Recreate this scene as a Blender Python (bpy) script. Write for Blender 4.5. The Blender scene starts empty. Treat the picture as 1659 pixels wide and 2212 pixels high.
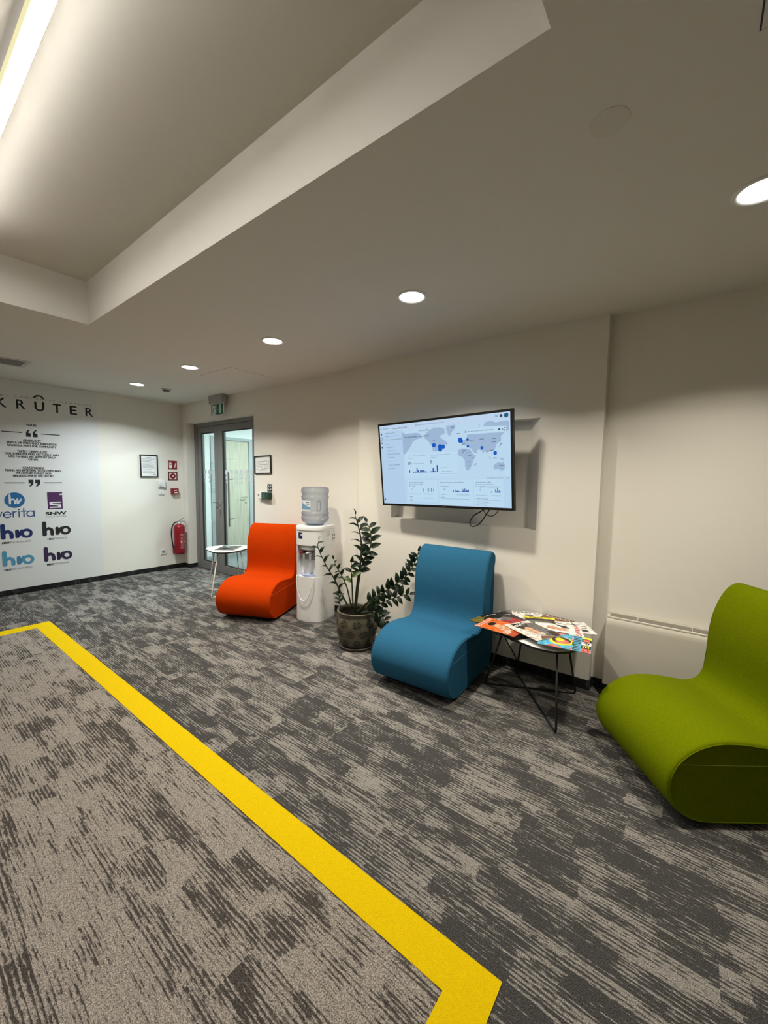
import bpy, bmesh, math, random
from mathutils import Vector, Matrix
random.seed(7)
sc = bpy.context.scene
COL = sc.collection
PI = math.pi

# ------------------------------------------------------------------ camera
F_PX, YAW, PITCH, ROLL, EYE = 870.61, math.radians(-37.694), math.radians(-4.878), math.radians(0.769), 1.45
cd = bpy.data.cameras.new('camera')
cd.sensor_fit = 'HORIZONTAL'; cd.sensor_width = 36.0
cd.lens = 36.0 * F_PX / 1659.0
cd.clip_start = 0.02; cd.clip_end = 100
cam = bpy.data.objects.new('camera', cd); COL.objects.link(cam)
fwd = Vector((math.sin(YAW)*math.cos(PITCH), math.cos(YAW)*math.cos(PITCH), math.sin(PITCH)))
rgt0 = Vector((math.cos(YAW), -math.sin(YAW), 0)); up0 = rgt0.cross(fwd)
rgt = math.cos(ROLL)*rgt0 + math.sin(ROLL)*up0
upv = -math.sin(ROLL)*rgt0 + math.cos(ROLL)*up0
cam.matrix_world = Matrix(((rgt.x, upv.x, -fwd.x, 0), (rgt.y, upv.y, -fwd.y, 0), (rgt.z, upv.z, -fwd.z, EYE), (0, 0, 0, 1)))
sc.camera = cam

# ------------------------------------------------------------------ world, exposure
w = bpy.data.worlds.new('world'); sc.world = w; w.use_nodes = True
w.node_tree.nodes['Background'].inputs[0].default_value = (0.02, 0.022, 0.025, 1)
w.node_tree.nodes['Background'].inputs[1].default_value = 0.3
sc.view_settings.view_transform = 'Standard'
sc.view_settings.look = 'None'
sc.view_settings.gamma = 1.0
sc.view_settings.use_curve_mapping = False
sc.view_settings.exposure = 0.0
sc.cycles.use_denoising = True
sc.cycles.use_adaptive_sampling = True
sc.cycles.adaptive_threshold = 0.04
sc.cycles.use_light_tree = False
sc.cycles.max_bounces = 7
sc.cycles.diffuse_bounces = 4
sc.cycles.glossy_bounces = 3
sc.cycles.transmission_bounces = 4
sc.cycles.transparent_max_bounces = 16
sc.cycles.sample_clamp_indirect = 6.0

DOWNLIGHT_W = 20.0
LINEAR_EMIT = 60.0
CORRIDOR_EMIT = 95.0

# ------------------------------------------------------------------ main dimensions (metres)
HC = 2.52                 # ceiling
XE = -6.35                # end wall with the poster
YP = 3.004                # pillar face
YW = 3.065                # door wall face
YA = 3.085                # alcove wall face
XR, YF = 3.2, -2.4        # unseen right and front wall
PX0, PX1 = -2.64, -0.508  # pillar
RX0, RX1, RY0, RY1, RZ = -3.536, -0.342, -0.298, 1.066, 2.815   # ceiling recess
BH = 0.066                # skirting height

# ------------------------------------------------------------------ materials
def nodes(name):
    m = bpy.data.materials.new(name); m.use_nodes = True
    return m, m.node_tree, m.node_tree.nodes['Principled BSDF']
def srgb(r, g, b):
    f = lambda c: (c/255/12.92 if c <= 10 else ((c/255+0.055)/1.055)**2.4)
    return (f(r), f(g), f(b), 1)
MATS = {}
def plain(name, col, rough=0.5, metal=0.0, spec=0.5, bump=0.0, bscale=200, sheen=0.0, var=0.0, coat=0.0):
    if name in MATS: return MATS[name]
    m, t, b = nodes(name)
    b.inputs['Base Color'].default_value = col
    b.inputs['Roughness'].default_value = rough
    b.inputs['Metallic'].default_value = metal
    b.inputs['Specular IOR Level'].default_value = spec
    if coat: b.inputs['Coat Weight'].default_value = coat
    if sheen:
        b.inputs['Sheen Weight'].default_value = sheen; b.inputs['Sheen Roughness'].default_value = 0.5
    tc = t.nodes.new('ShaderNodeTexCoord')
    n = t.nodes.new('ShaderNodeTexNoise'); n.inputs['Scale'].default_value = bscale; n.inputs['Detail'].default_value = 3
    t.links.new(tc.outputs['Object'], n.inputs['Vector'])
    if bump:
        bp = t.nodes.new('ShaderNodeBump'); bp.inputs['Strength'].default_value = bump; bp.inputs['Distance'].default_value = 0.002
        t.links.new(n.outputs['Fac'], bp.inputs['Height']); t.links.new(bp.outputs['Normal'], b.inputs['Normal'])
    if var:
        mx = t.nodes.new('ShaderNodeMix'); mx.data_type = 'RGBA'; mx.blend_type = 'MULTIPLY'
        mr = t.nodes.new('ShaderNodeMapRange'); mr.inputs['To Min'].default_value = 1-var; mr.inputs['To Max'].default_value = 1+var
        mr.inputs['From Min'].default_value = 0.3; mr.inputs['From Max'].default_value = 0.7
        t.links.new(n.outputs['Fac'], mr.inputs['Value'])
        mx.inputs['Factor'].default_value = 1; mx.inputs[6].default_value = col
        t.links.new(mr.outputs['Result'], mx.inputs[7]); t.links.new(mx.outputs[2], b.inputs['Base Color'])
    MATS[name] = m
    return m
def emit(name, col, strength, sample=True):
    if name in MATS: return MATS[name]
    m, t, b = nodes(name)
    b.inputs['Base Color'].default_value = (0, 0, 0, 1); b.inputs['Specular IOR Level'].default_value = 0.2
    b.inputs['Roughness'].default_value = 0.5
    b.inputs['Emission Color'].default_value = col; b.inputs['Emission Strength'].default_value = strength
    if not sample: m.cycles.emission_sampling = 'NONE'
    MATS[name] = m
    return m
def clear(name, tint, gloss_rough=0.02, body=0.0, bodycol=(1, 1, 1, 1), edge=None, ior=1.45):
    m, t, b = nodes(name); t.nodes.remove(b)
    out = t.nodes['Material Output']
    tr = t.nodes.new('ShaderNodeBsdfTransparent'); tr.inputs[0].default_value = tint
    gl = t.nodes.new('ShaderNodeBsdfGlossy'); gl.inputs['Roughness'].default_value = gloss_rough
    fa = t.nodes.new('ShaderNodeLayerWeight'); fa.inputs['Blend'].default_value = 0.5     # facing = 1 - |cos|
    pw = t.nodes.new('ShaderNodeMath'); pw.operation = 'POWER'; pw.inputs[1].default_value = 5.0
    t.links.new(fa.outputs['Facing'], pw.inputs[0])
    fr = t.nodes.new('ShaderNodeMath'); fr.operation = 'MULTIPLY_ADD'; fr.inputs[1].default_value = 0.9
    fr.inputs[2].default_value = ((ior-1)/(ior+1))**2
    t.links.new(pw.outputs[0], fr.inputs[0])
    base = tr.outputs[0]
    if edge:
        lw = t.nodes.new('ShaderNodeLayerWeight'); lw.inputs['Blend'].default_value = 0.35
        mc = t.nodes.new('ShaderNodeMix'); mc.data_type = 'RGBA'
        mc.inputs[6].default_value = tint; mc.inputs[7].default_value = edge
        t.links.new(lw.outputs['Facing'], mc.inputs['Factor']); t.links.new(mc.outputs[2], tr.inputs[0])
    if body:
        df = t.nodes.new('ShaderNodeBsdfDiffuse'); df.inputs[0].default_value = bodycol
        mb = t.nodes.new('ShaderNodeMixShader'); mb.inputs[0].default_value = body
        t.links.new(base, mb.inputs[1]); t.links.new(df.outputs[0], mb.inputs[2]); base = mb.outputs[0]
    mx = t.nodes.new('ShaderNodeMixShader')
    t.links.new(fr.outputs[0], mx.inputs[0]); t.links.new(base, mx.inputs[1]); t.links.new(gl.outputs[0], mx.inputs[2])
    t.links.new(mx.outputs[0], out.inputs['Surface'])
    MATS[name] = m
    return m

def carpet(name, dark, light, bias, vertical=False):
    m, t, b = nodes(name)
    N, L = t.nodes, t.links
    def val(x): return x if hasattr(x, 'links') or not isinstance(x, (int, float)) else x
    def math_(op, a, c=None, d=None):
        n = N.new('ShaderNodeMath'); n.operation = op
        for i, v in enumerate((a, c, d)):
            if v is None: continue
            if isinstance(v, (int, float)): n.inputs[i].default_value = v
            else: L.new(v, n.inputs[i])
        return n.outputs[0]
    def comb(x, y, z=0.0):
        n = N.new('ShaderNodeCombineXYZ')
        for i, v in enumerate((x, y, z)):
            if isinstance(v, (int, float)): n.inputs[i].default_value = v
            else: L.new(v, n.inputs[i])
        return n.outputs[0]
    def noise(vec, scale=1.0, detail=2.0, rough=0.5):
        n = N.new('ShaderNodeTexNoise'); n.inputs['Scale'].default_value = scale
        n.inputs['Detail'].default_value = detail; n.inputs['Roughness'].default_value = rough
        L.new(vec, n.inputs['Vector']); return n.outputs['Fac']
    def white(vec):
        n = N.new('ShaderNodeTexWhiteNoise'); n.noise_dimensions = '2D'
        L.new(vec, n.inputs['Vector']); return n.outputs['Value']
    geo = N.new('ShaderNodeNewGeometry'); sep = N.new('ShaderNodeSeparateXYZ')
    L.new(geo.outputs['Position'], sep.inputs[0])
    X, Y, Z = sep.outputs
    if vertical:
        s = math_('ADD', X, Y); X = math_('MULTIPLY', Z, 1.0); Y = s
    # carpet planks 1.0 x 0.25 m, each with its own shift of the pattern
    row = math_('FLOOR', math_('DIVIDE', Y, 0.25))
    xo = math_('ADD', X, math_('MULTIPLY', white(comb(row, 3.7)), 1.0))
    colm = math_('FLOOR', xo)
    pid = white(comb(colm, row))
    XS = math_('ADD', X, math_('MULTIPLY', pid, 37.0))
    # patches of loops with ragged edges, broken along X, then fine dark rows of loops
    wob = noise(comb(math_('MULTIPLY', XS, 6.5), math_('MULTIPLY', Y, 13.0)), 1.0, 3.0, 0.6)
    wb = math_('SUBTRACT', wob, 0.5)
    r1 = math_('FLOOR', math_('DIVIDE', math_('ADD', Y, math_('MULTIPLY', wb, 0.05)), 0.075))
    blk = white(comb(math_('FLOOR', math_('ADD', math_('ADD', math_('MULTIPLY', XS, 4.4), math_('MULTIPLY', wb, 0.4)), math_('MULTIPLY', white(comb(r1, 11.3)), 9.0))), r1))
    st1 = noise(comb(math_('MULTIPLY', XS, 7.0), math_('MULTIPLY', Y, 120.0)), 1.0, 1.0)
    rows = math_('SINE', math_('ADD', math_('MULTIPLY', Y, 465.0), math_('MULTIPLY', st1, 9.0)))
    st2 = noise(comb(math_('MULTIPLY', XS, 55.0), math_('MULTIPLY', Y, 130.0), 4.0), 1.0, 1.0)
    v = math_('MULTIPLY', math_('SUBTRACT', blk, 0.5), 0.56)
    v = math_('ADD', v, math_('MULTIPLY', wb, 1.5))
    v = math_('ADD', v, math_('MULTIPLY', math_('SUBTRACT', st1, 0.5), 1.35))
    v = math_('ADD', v, math_('MULTIPLY', rows, 0.23))
    v = math_('ADD', v, math_('MULTIPLY', math_('SUBTRACT', st2, 0.5), 1.0))
    v = math_('ADD', v, bias)
    mr = N.new('ShaderNodeMapRange'); mr.interpolation_type = 'SMOOTHSTEP'
    mr.inputs['From Min'].default_value = -0.12; mr.inputs['From Max'].default_value = 0.30
    L.new(v, mr.inputs['Value'])
    sp = noise(comb(math_('MULTIPLY', X, 1.0), math_('MULTIPLY', Y, 1.0), math_('MULTIPLY', Z, 1.0)), 300.0, 1.5, 0.6)
    spk = N.new('ShaderNodeMapRange'); spk.inputs['From Min'].default_value = 0.3; spk.inputs['From Max'].default_value = 0.7
    spk.inputs['To Min'].default_value = 0.30; spk.inputs['To Max'].default_value = 1.70
    L.new(sp, spk.inputs['Value'])
    mx = N.new('ShaderNodeMix'); mx.data_type = 'RGBA'; mx.inputs[6].default_value = dark; mx.inputs[7].default_value = light
    L.new(mr.outputs['Result'], mx.inputs['Factor'])
    mu = N.new('ShaderNodeMix'); mu.data_type = 'RGBA'; mu.blend_type = 'MULTIPLY'; mu.inputs['Factor'].default_value = 1
    L.new(mx.outputs[2], mu.inputs[6]); L.new(spk.outputs['Result'], mu.inputs[7])
    L.new(mu.outputs[2], b.inputs['Base Color'])
    b.inputs['Roughness'].default_value = 0.95; b.inputs['Specular IOR Level'].default_value = 0.1
    bp = N.new('ShaderNodeBump'); bp.inputs['Strength'].default_value = 0.5; bp.inputs['Distance'].default_value = 0.003
    L.new(sp, bp.inputs['Height']); L.new(bp.outputs['Normal'], b.inputs['Normal'])
    MATS[name] = m
    return m

M_wall = plain('wall_paint', (0.80, 0.765, 0.69, 1), 0.85, spec=0.2)
M_ceil = plain('ceiling_paint', (0.74, 0.715, 0.66, 1), 0.9, spec=0.15)
M_cwall = plain('corridor_paint', (0.82, 0.84, 0.84, 1), 0.85, spec=0.2)
M_carpet = carpet('carpet_grey', (0.052, 0.050, 0.048, 1), (0.235, 0.219, 0.198, 1), -0.03)
M_carpet2 = carpet('carpet_beige_grey', (0.060, 0.053, 0.047, 1), (0.265, 0.236, 0.206, 1), 0.23)
M_skirt = carpet('carpet_skirting', (0.016, 0.016, 0.016, 1), (0.05, 0.05, 0.048, 1), -0.15, True)
M_yellow = plain('yellow_carpet', (0.68, 0.47, 0.001, 1), 0.95, spec=0.1, bump=0.6, bscale=420, var=0.16)
M_ccarpet = plain('corridor_carpet', (0.22, 0.23, 0.23, 1), 0.95, spec=0.1, var=0.35, bscale=30)
M_alu = plain('grey_aluminium', (0.19, 0.185, 0.175, 1), 0.45, metal=0.1, spec=0.5)
M_alud = plain('dark_gasket', (0.012, 0.012, 0.012, 1), 0.6)
M_steel = plain('brushed_steel', (0.55, 0.55, 0.54, 1), 0.32, metal=1.0, bump=0.05, bscale=400)
M_white = plain('white_plastic', (0.78, 0.78, 0.76, 1), 0.4, spec=0.45)
M_whitem = plain('white_matt', (0.80, 0.79, 0.76, 1), 0.7)
M_black = plain('black_plastic', (0.008, 0.008, 0.008, 1), 0.45)
M_blackm = plain('black_steel', (0.010, 0.010, 0.010, 1), 0.5, metal=0.3)
M_ink = plain('black_ink', (0.008, 0.009, 0.012, 1), 0.7)
M_paper = plain('paper_white', (0.80, 0.80, 0.79, 1), 0.7)
M_glass = clear('door_glass', (0.93, 0.97, 0.96, 1))
M_wood = None

# ------------------------------------------------------------------ mesh helpers
MW = {}
def mw(o):
    return MW.get(o.name, Matrix.Identity(4)) if o else Matrix.Identity(4)
def tag(o, label=None, cat=None, group=None, kind=None):
    if label: o['label'] = label
    if cat: o['category'] = cat
    if group: o['group'] = group
    if kind: o['kind'] = kind
    return o
def thing(name, label, cat, loc=(0, 0, 0), rotz=0.0, group=None, mat4=None, kind=None):
    o = bpy.data.objects.new(name, None); COL.objects.link(o)
    o.empty_display_size = 0.1
    m = mat4 if mat4 is not None else Matrix.Translation(Vector(loc)) @ Matrix.Rotation(rotz, 4, 'Z')
    o.matrix_world = m; MW[o.name] = m.copy()
    return tag(o, label, cat, group, kind)
def obj(name, bm, mat, parent=None, world=False, smooth=False, auto=None):
    """one mesh object; world=True means the bmesh holds world coordinates"""
    if isinstance(bm, bmesh.types.BMesh):
        if world and parent: bmesh.ops.transform(bm, matrix=mw(parent).inverted(), verts=bm.verts[:])
        me = bpy.data.meshes.new(name); bm.to_mesh(me); bm.free()
    else:
        me = bm
        if world and parent: me.transform(mw(parent).inverted())
    mats = mat if isinstance(mat, (list, tuple)) else [mat]
    for mm in mats: me.materials.append(mm)
    if smooth:
        for p in me.polygons: p.use_smooth = True
    if auto is not None:
        for p in me.polygons: p.use_smooth = True
        try: me.set_sharp_from_angle(angle=math.radians(auto))
        except Exception: pass
    o = bpy.data.objects.new(name, me); COL.objects.link(o)
    if parent:
        o.parent = parent; MW[o.name] = mw(parent).copy()
    return o
def struct(name, bm, mat, **k):
    o = obj(name, bm, mat, **k); o['kind'] = 'structure'; return o
B = bmesh.new
def box(bm, x0, x1, y0, y1, z0, z1, bev=0.0, seg=2, mi=0):
    vs = [bm.verts.new((x, y, z)) for x in (x0, x1) for y in (y0, y1) for z in (z0, z1)]
    fs = [bm.faces.new([vs[i] for i in q]) for q in ((0, 1, 3, 2), (4, 6, 7, 5), (0, 4, 5, 1), (2, 3, 7, 6), (0, 2, 6, 4), (1, 5, 7, 3))]
    for f in fs: f.material_index = mi
    if bev:
        es = list({e for f in fs for e in f.edges})
        bmesh.ops.bevel(bm, geom=es, offset=bev, segments=seg, profile=0.5, affect='EDGES')
    return bm
def bx(*a, **k): return box(B(), *a, **k)
def ring(bm, c, ax, ay, r, n):
    return [bm.verts.new(c + ax*(r*math.cos(2*PI*i/n)) + ay*(r*math.sin(2*PI*i/n))) for i in range(n)]
def tube(bm, pts, r, n=8, caps=True, closed=False):
    pts = [Vector(p) for p in pts]
    rr = r if isinstance(r, (list, tuple)) else [r]*len(pts)
    rings, prev = [], None
    for i, p in enumerate(pts):
        a = pts[i-1] if (i > 0 or closed) else p
        c = pts[(i+1) % len(pts)] if (i < len(pts)-1 or closed) else p
        d = (c-a).normalized()
        if prev is None:
            h = Vector((0, 0, 1)) if abs(d.z) < 0.9 else Vector((1, 0, 0))
            ax = d.cross(h).normalized()
        else:
            ax = (prev - d*prev.dot(d)).normalized()
        prev = ax
        rings.append(ring(bm, p, ax, d.cross(ax), rr[i], n))
    m = len(rings)
    for i in range(m if closed else m-1):
        q, s = rings[i], rings[(i+1) % m]
        for j in range(n): bm.faces.new((q[j], q[(j+1) % n], s[(j+1) % n], s[j]))
    if caps and not closed:
        bm.faces.new(rings[0][::-1]); bm.faces.new(rings[-1])
    return bm
def spline(pts, k=8, closed=False):
    P = [Vector(p) for p in pts]; out = []; n = len(P)
    for i in range(n if closed else n-1):
        p0 = P[(i-1) % n] if (closed or i > 0) else P[0]
        p1, p2 = P[i], P[(i+1) % n]
        p3 = P[(i+2) % n] if (closed or i+2 < n) else P[-1]
        for s in range(k):
            t = s/k
            out.append(0.5*((2*p1)+(p2-p0)*t+(2*p0-5*p1+4*p2-p3)*t*t+(3*p1-p0-3*p2+p3)*t**3))
    if not closed: out.append(P[-1])
    return out
def lathe(bm, prof, c=(0, 0, 0), n=32, cap0=True, cap1=True):
    c = Vector(c); X, Y = Vector((1, 0, 0)), Vector((0, 1, 0))
    rs = [ring(bm, c+Vector((0, 0, z)), X, Y, r, n) for r, z in prof]
    for a, d in zip(rs, rs[1:]):
        for j in range(n): bm.faces.new((a[j], a[(j+1) % n], d[(j+1) % n], d[j]))
    if cap0: bm.faces.new(rs[0][::-1])
    if cap1: bm.faces.new(rs[-1])
    return bm
class Plane:
    """a flat frame: point (a, b, n) -> origin + a*ax + b*ay + n*normal"""
    def __init__(s, o, ax, ay):
        s.o, s.ax, s.ay = Vector(o), Vector(ax), Vector(ay); s.n = s.ax.cross(s.ay).normalized()
    def p(s, a, b, n=0.0): return s.o + s.ax*a + s.ay*b + s.n*n
def poly(bm, pl, pts, n0=0.0, t=0.0, mi=0):
    """flat polygon (optionally t thick, standing out along the normal)"""
    top = [bm.verts.new(pl.p(a, b, n0+t)) for a, b in pts]
    f = bm.faces.new(top); f.material_index = mi
    if t:
        bot = [bm.verts.new(pl.p(a, b, n0)) for a, b in pts]
        g = bm.faces.new(bot[::-1]); g.material_index = mi
        k = len(pts)
        for i in range(k):
            h = bm.faces.new((bot[i], bot[(i+1) % k], top[(i+1) % k], top[i])); h.material_index = mi
    f.normal_update()
    return bm
def rect(a0, a1, b0, b1): return [(a0, b0), (a1, b0), (a1, b1), (a0, b1)]
def circ(a, b, r, n=24, ry=None):
    return [(a+r*math.cos(2*PI*i/n), b+(ry or r)*math.sin(2*PI*i/n)) for i in range(n)]
def stroke(bm, pl, pts, wd, n0=0.0, t=0.0, mi=0):
    """a pen stroke of width wd with round ends; joined quads and discs, stacked a hair apart"""
    P = [Vector((p[0], p[1])) for p in pts]
    L, R = [], []
    for i, p in enumerate(P):
        a = P[max(i-1, 0)]; c = P[min(i+1, len(P)-1)]
        d = (c-a).normalized(); nn = Vector((-d.y, d.x))
        L.append(p+nn*wd/2); R.append(p-nn*wd/2)
    d0 = (P[0]-P[1]).normalized(); d1 = (P[-1]-P[-2]).normalized()
    def cap(p, d, frm):
        a0 = math.atan2((frm-p).y, (frm-p).x)
        return [(p.x+wd/2*math.cos(a0-PI*k/8), p.y+wd/2*math.sin(a0-PI*k/8)) for k in range(1, 8)]
    out = [(v.x, v.y) for v in L] + cap(P[-1], d1, L[-1]) + [(v.x, v.y) for v in R[::-1]] + cap(P[0], d0, R[0])
    return poly(bm, pl, out[::-1], n0, t, mi)
def annulus(bm, pl, a, b, r0, r1, n0=0.0, n=28, mi=0, ky=1.0):
    i0 = [bm.verts.new(pl.p(x, y, n0)) for x, y in circ(a, b, r0, n, r0*ky)]
    i1 = [bm.verts.new(pl.p(x, y, n0)) for x, y in circ(a, b, r1, n, r1*ky)]
    for k in range(n):
        f = bm.faces.new((i0[k], i1[k], i1[(k+1) % n], i0[(k+1) % n])); f.material_index = mi
    return bm
_txt = {}
def text2d(s, bold=0.0, spacing=1.0):
    """flat mesh of a string: (verts, faces) in 2-D, from the built-in font"""
    key = (s, bold, spacing)
    if key in _txt: return _txt[key]
    cu = bpy.data.curves.new('t', 'FONT'); cu.body = s; cu.size = 1.0; cu.offset = bold
    cu.space_character = spacing; cu.resolution_u = 3; cu.fill_mode = 'FRONT'
    o = bpy.data.objects.new('t', cu); COL.objects.link(o)
    dg = bpy.context.evaluated_depsgraph_get(); dg.update()
    me = bpy.data.meshes.new_from_object(o.evaluated_get(dg))
    vs = [(v.co.x, v.co.y) for v in me.vertices]; fs = [tuple(p.vertices) for p in me.polygons]
    bpy.data.objects.remove(o); bpy.data.curves.remove(cu); bpy.data.meshes.remove(me)
    _txt[key] = (vs, fs)
    return vs, fs
def text(bm, pl, s, a, b, h=None, width=None, align='L', bold=0.0, spacing=1.0, n0=0.0, rot=0.0, mi=0, cap=0.729, fat=0.0):
    """lay string s at (a, b) = left/centre baseline; h = capital height; width squeezes the line to fit"""
    vs, fs = text2d(s, bold, spacing)
    if not vs: return bm
    x0 = min(v[0] for v in vs); x1 = max(v[0] for v in vs)
    ky = (h or 0.01)/cap
    kx = ky if width is None else width/max(x1-x0, 1e-6)
    off = {'L': 0.0, 'C': -(x1-x0)*kx/2, 'R': -(x1-x0)*kx}[align]
    c, d = math.cos(rot), math.sin(rot)
    hh = (h or 0.01)
    for q, (sx, sy) in enumerate([(0, 0)] if not fat else [(0, 0), (-fat*hh, 0), (fat*hh, 0), (0, fat*hh*0.6), (0, -fat*hh*0.6)]):
        nv = []
        for x, y in vs:
            u, v = (x-x0)*kx+off+sx, y*ky+sy
            nv.append(bm.verts.new(pl.p(a+u*c-v*d, b+u*d+v*c, n0+q*2e-5)))
        for f in fs:
            try:
                g = bm.faces.new([nv[i] for i in f]); g.material_index = mi
            except ValueError: pass
    return bm
def copy_tree(o, parent=None, loc=None, label=None):
    c = o.copy(); COL.objects.link(c)
    if parent: c.parent = parent
    if loc is not None: c.location = loc
    if label: c['label'] = label
    for ch in [x for x in bpy.data.objects if x.parent == o]: copy_tree(ch, c)
    return c

# ================================================================== THE SETTING
# ---- floor: grey carpet, beige-grey field inside a yellow border
floor = struct('floor', bx(XE-0.2, XR, YF-0.2, YA+0.2, -0.12, 0.0), M_carpet)
YX0, YX1, YX2, YX3 = -4.935, -4.800, -0.480, -0.354     # yellow border, outer/inner in x
YY1, YY0, YYb0, YYb1 = 1.046, 0.922, -0.225, -0.349     # and in y
obj('inner_carpet', bx(YX1, YX2, YYb0, YY0, -0.01, 0.0025), M_carpet2, floor)
for pts in ([(YX0, YY1), (YX3, YY1), (YX2, YY0), (YX1, YY0)], [(YX3, YY1), (YX3, YYb1), (YX2, YYb0), (YX2, YY0)],
            [(YX0, YYb1), (YX0, YY1), (YX1, YY0), (YX1, YYb0)], [(YX3, YYb1), (YX0, YYb1), (YX1, YYb0), (YX2, YYb0)]):
    obj('yellow_strip', poly(B(), Plane((0, 0, 0), (1, 0, 0), (0, 1, 0)), pts[::-1], -0.004, 0.008), M_yellow, floor)

# ---- ceiling with its rectangular recess
bm = B()
box(bm, XE-0.2, RX0, YF-0.2, YA+0.2, HC, HC+0.1); box(bm, RX1, XR, YF-0.2, YA+0.2, HC, HC+0.1)
box(bm, RX0, RX1, RY1, YA+0.2, HC, HC+0.1); box(bm, RX0, RX1, YF-0.2, RY0, HC, HC+0.1)
ceiling = struct('ceiling', bm, M_ceil)
bm = B()
e = 0.05
box(bm, RX0-e, RX1+e, RY0-e, RY1+e, RZ, RZ+0.06)
box(bm, RX0-e, RX0, RY0-e, RY1+e, HC+0.1, RZ); box(bm, RX1, RX1+e, RY0-e, RY1+e, HC+0.1, RZ)
box(bm, RX0, RX1, RY1, RY1+e, HC+0.1, RZ); box(bm, RX0, RX1, RY0-e, RY0, HC+0.1, RZ)
obj('ceiling_recess', bm, M_ceil, ceiling)

# ---- end wall, door wall, pillar with niche, alcove wall, unseen walls
struct('wall_left', bx(XE-0.2, XE, YF-0.2, YW+0.2, 0, HC), M_wall)
DX0, DX1, DZ = -6.20, -4.463, 2.232
bm = B()
box(bm, XE-0.2, DX0, YW, YW+0.2, 0, HC); box(bm, DX0, DX1, YW, YW+0.2, DZ, HC); box(bm, DX1, PX0, YW, YW+0.2, 0, HC)
struct('wall_back', bm, M_wall)
NX0, NX1, NZ0, NZ1, ND = -2.236, -0.912, 1.080, 1.893, 0.11
bm = B()
box(bm, PX0, NX0, YP, YP+0.32, 0, HC); box(bm, NX1, PX1, YP, YP+0.32, 0, HC)
box(bm, NX0, NX1, YP, YP+0.32, 0, NZ0); box(bm, NX0, NX1, YP, YP+0.32, NZ1, HC)
box(bm, NX0, NX1, YP+ND, YP+0.32, NZ0, NZ1)
vs = [bm.verts.new(p) for p in ((NX1, YP, NZ0), (NX1, YP+ND, NZ0), (NX1-0.10, YP+ND, NZ0), (NX1, YP, NZ1), (NX1, YP+ND, NZ1), (NX1-0.10, YP+ND, NZ1))]
for q in ((0, 3, 5, 2), (0, 2, 1), (3, 4, 5)): bm.faces.new([vs[i] for i in q])
struct('wall_pillar', bm, M_wall)
struct('wall_alcove', bx(PX1, XR, YA, YA+0.2, 0, HC), M_wall)
struct('wall_right', bx(XR, XR+0.2, YF-0.2, YA+0.2, 0, HC), M_wall)
struct('wall_front', bx(XE, XR, YF-0.2, YF, 0, HC), M_wall)

# ---- carpet skirting
st = 0.009
struct('baseboard_left', bx(XE, XE+st, YF, YW-st, 0, BH), M_skirt)
bm = B(); box(bm, XE, DX0, YW-st, YW, 0, BH); box(bm, DX0, DX0+st, YW-st, YW+0.125, 0, BH); box(bm, DX1, PX0-st, YW-st, YW, 0, BH)
struct('baseboard_back', bm, M_skirt)
bm = B(); box(bm, PX0-st, PX1+st, YP-st, YP, 0, BH); box(bm, PX0-st, PX0, YP, YW, 0, BH); box(bm, PX1, PX1+st, YP, YA, 0, BH)
struct('baseboard_pillar', bm, M_skirt)
struct('baseboard_alcove', bx(PX1+st, XR, YA-st, YA, 0, BH), M_skirt)

# ---- corridor behind the glass door
CX0, CX1, CY0, CY1, CH = -6.80, -3.2, YW+0.2, 7.2, 2.55
M_cdoor = None
def woodmat():
    m, t, b = nodes('pale_oak')
    tc = t.nodes.new('ShaderNodeTexCoord'); mp = t.nodes.new('ShaderNodeMapping'); mp.inputs['Scale'].default_value = (14, 14, 0.7)
    n = t.nodes.new('ShaderNodeTexNoise'); n.inputs['Scale'].default_value = 3; n.inputs['Detail'].default_value = 5
    r = t.nodes.new('ShaderNodeValToRGB'); r.color_ramp.elements[0].position = 0.35; r.color_ramp.elements[1].position = 0.7
    r.color_ramp.elements[0].color = (0.44, 0.41, 0.32, 1); r.color_ramp.elements[1].color = (0.58, 0.55, 0.45, 1)
    t.links.new(tc.outputs['Object'], mp.inputs[0]); t.links.new(mp.outputs[0], n.inputs['Vector'])
    t.links.new(n.outputs['Fac'], r.inputs[0]); t.links.new(r.outputs[0], b.inputs['Base Color'])
    b.inputs['Roughness'].default_value = 0.5
    return m
M_oak = woodmat()
struct('floor_corridor', bx(CX0-0.2, CX1+0.2, CY0, CY1+0.2, -0.12, 0.0), M_ccarpet)
struct('ceiling_corridor', bx(CX0-0.2, CX1+0.2, CY0, CY1+0.2, CH, CH+0.1), M_cwall)
bm = B(); box(bm, CX0-0.2, CX0, CY0, 3.78, 0, CH); box(bm, CX0-0.2, CX0, 4.66, CY1, 0, CH); box(bm, CX0-0.2, CX0, 3.78, 4.66, 2.145, CH)
struct('wall_corridor_left', bm, M_cwall)
struct('wall_corridor_back', bx(CX0-0.2, CX1+0.2, CY1, CY1+0.2, 0, CH), M_cwall)
struct('wall_corridor_right', bx(CX1, CX1+0.2, CY0, CY1, 0, CH), M_cwall)
bm = B(); box(bm, CX0, XE-0.2, CY0-0.2, CY0, 0, CH); box(bm, PX0, CX1, CY0+0.08, CY0+0.1, 0, CH)
struct('wall_corridor_front', bm, M_cwall)
struct('baseboard_corridor', bx(CX0, CX0+0.012, 4.66, CY1, 0, 0.07), M_alu)
M_dframe = plain('corridor_door_frame', (0.36, 0.40, 0.42, 1), 0.5)
bm = B(); box(bm, CX0-0.1, CX0+0.02, 3.78, 3.85, 0, 2.145); box(bm, CX0-0.1, CX0+0.02, 4.55, 4.66, 0, 2.145); box(bm, CX0-0.1, CX0+0.02, 3.85, 4.55, 2.09, 2.145)
d2 = struct('door_2', bm, M_dframe)
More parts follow.
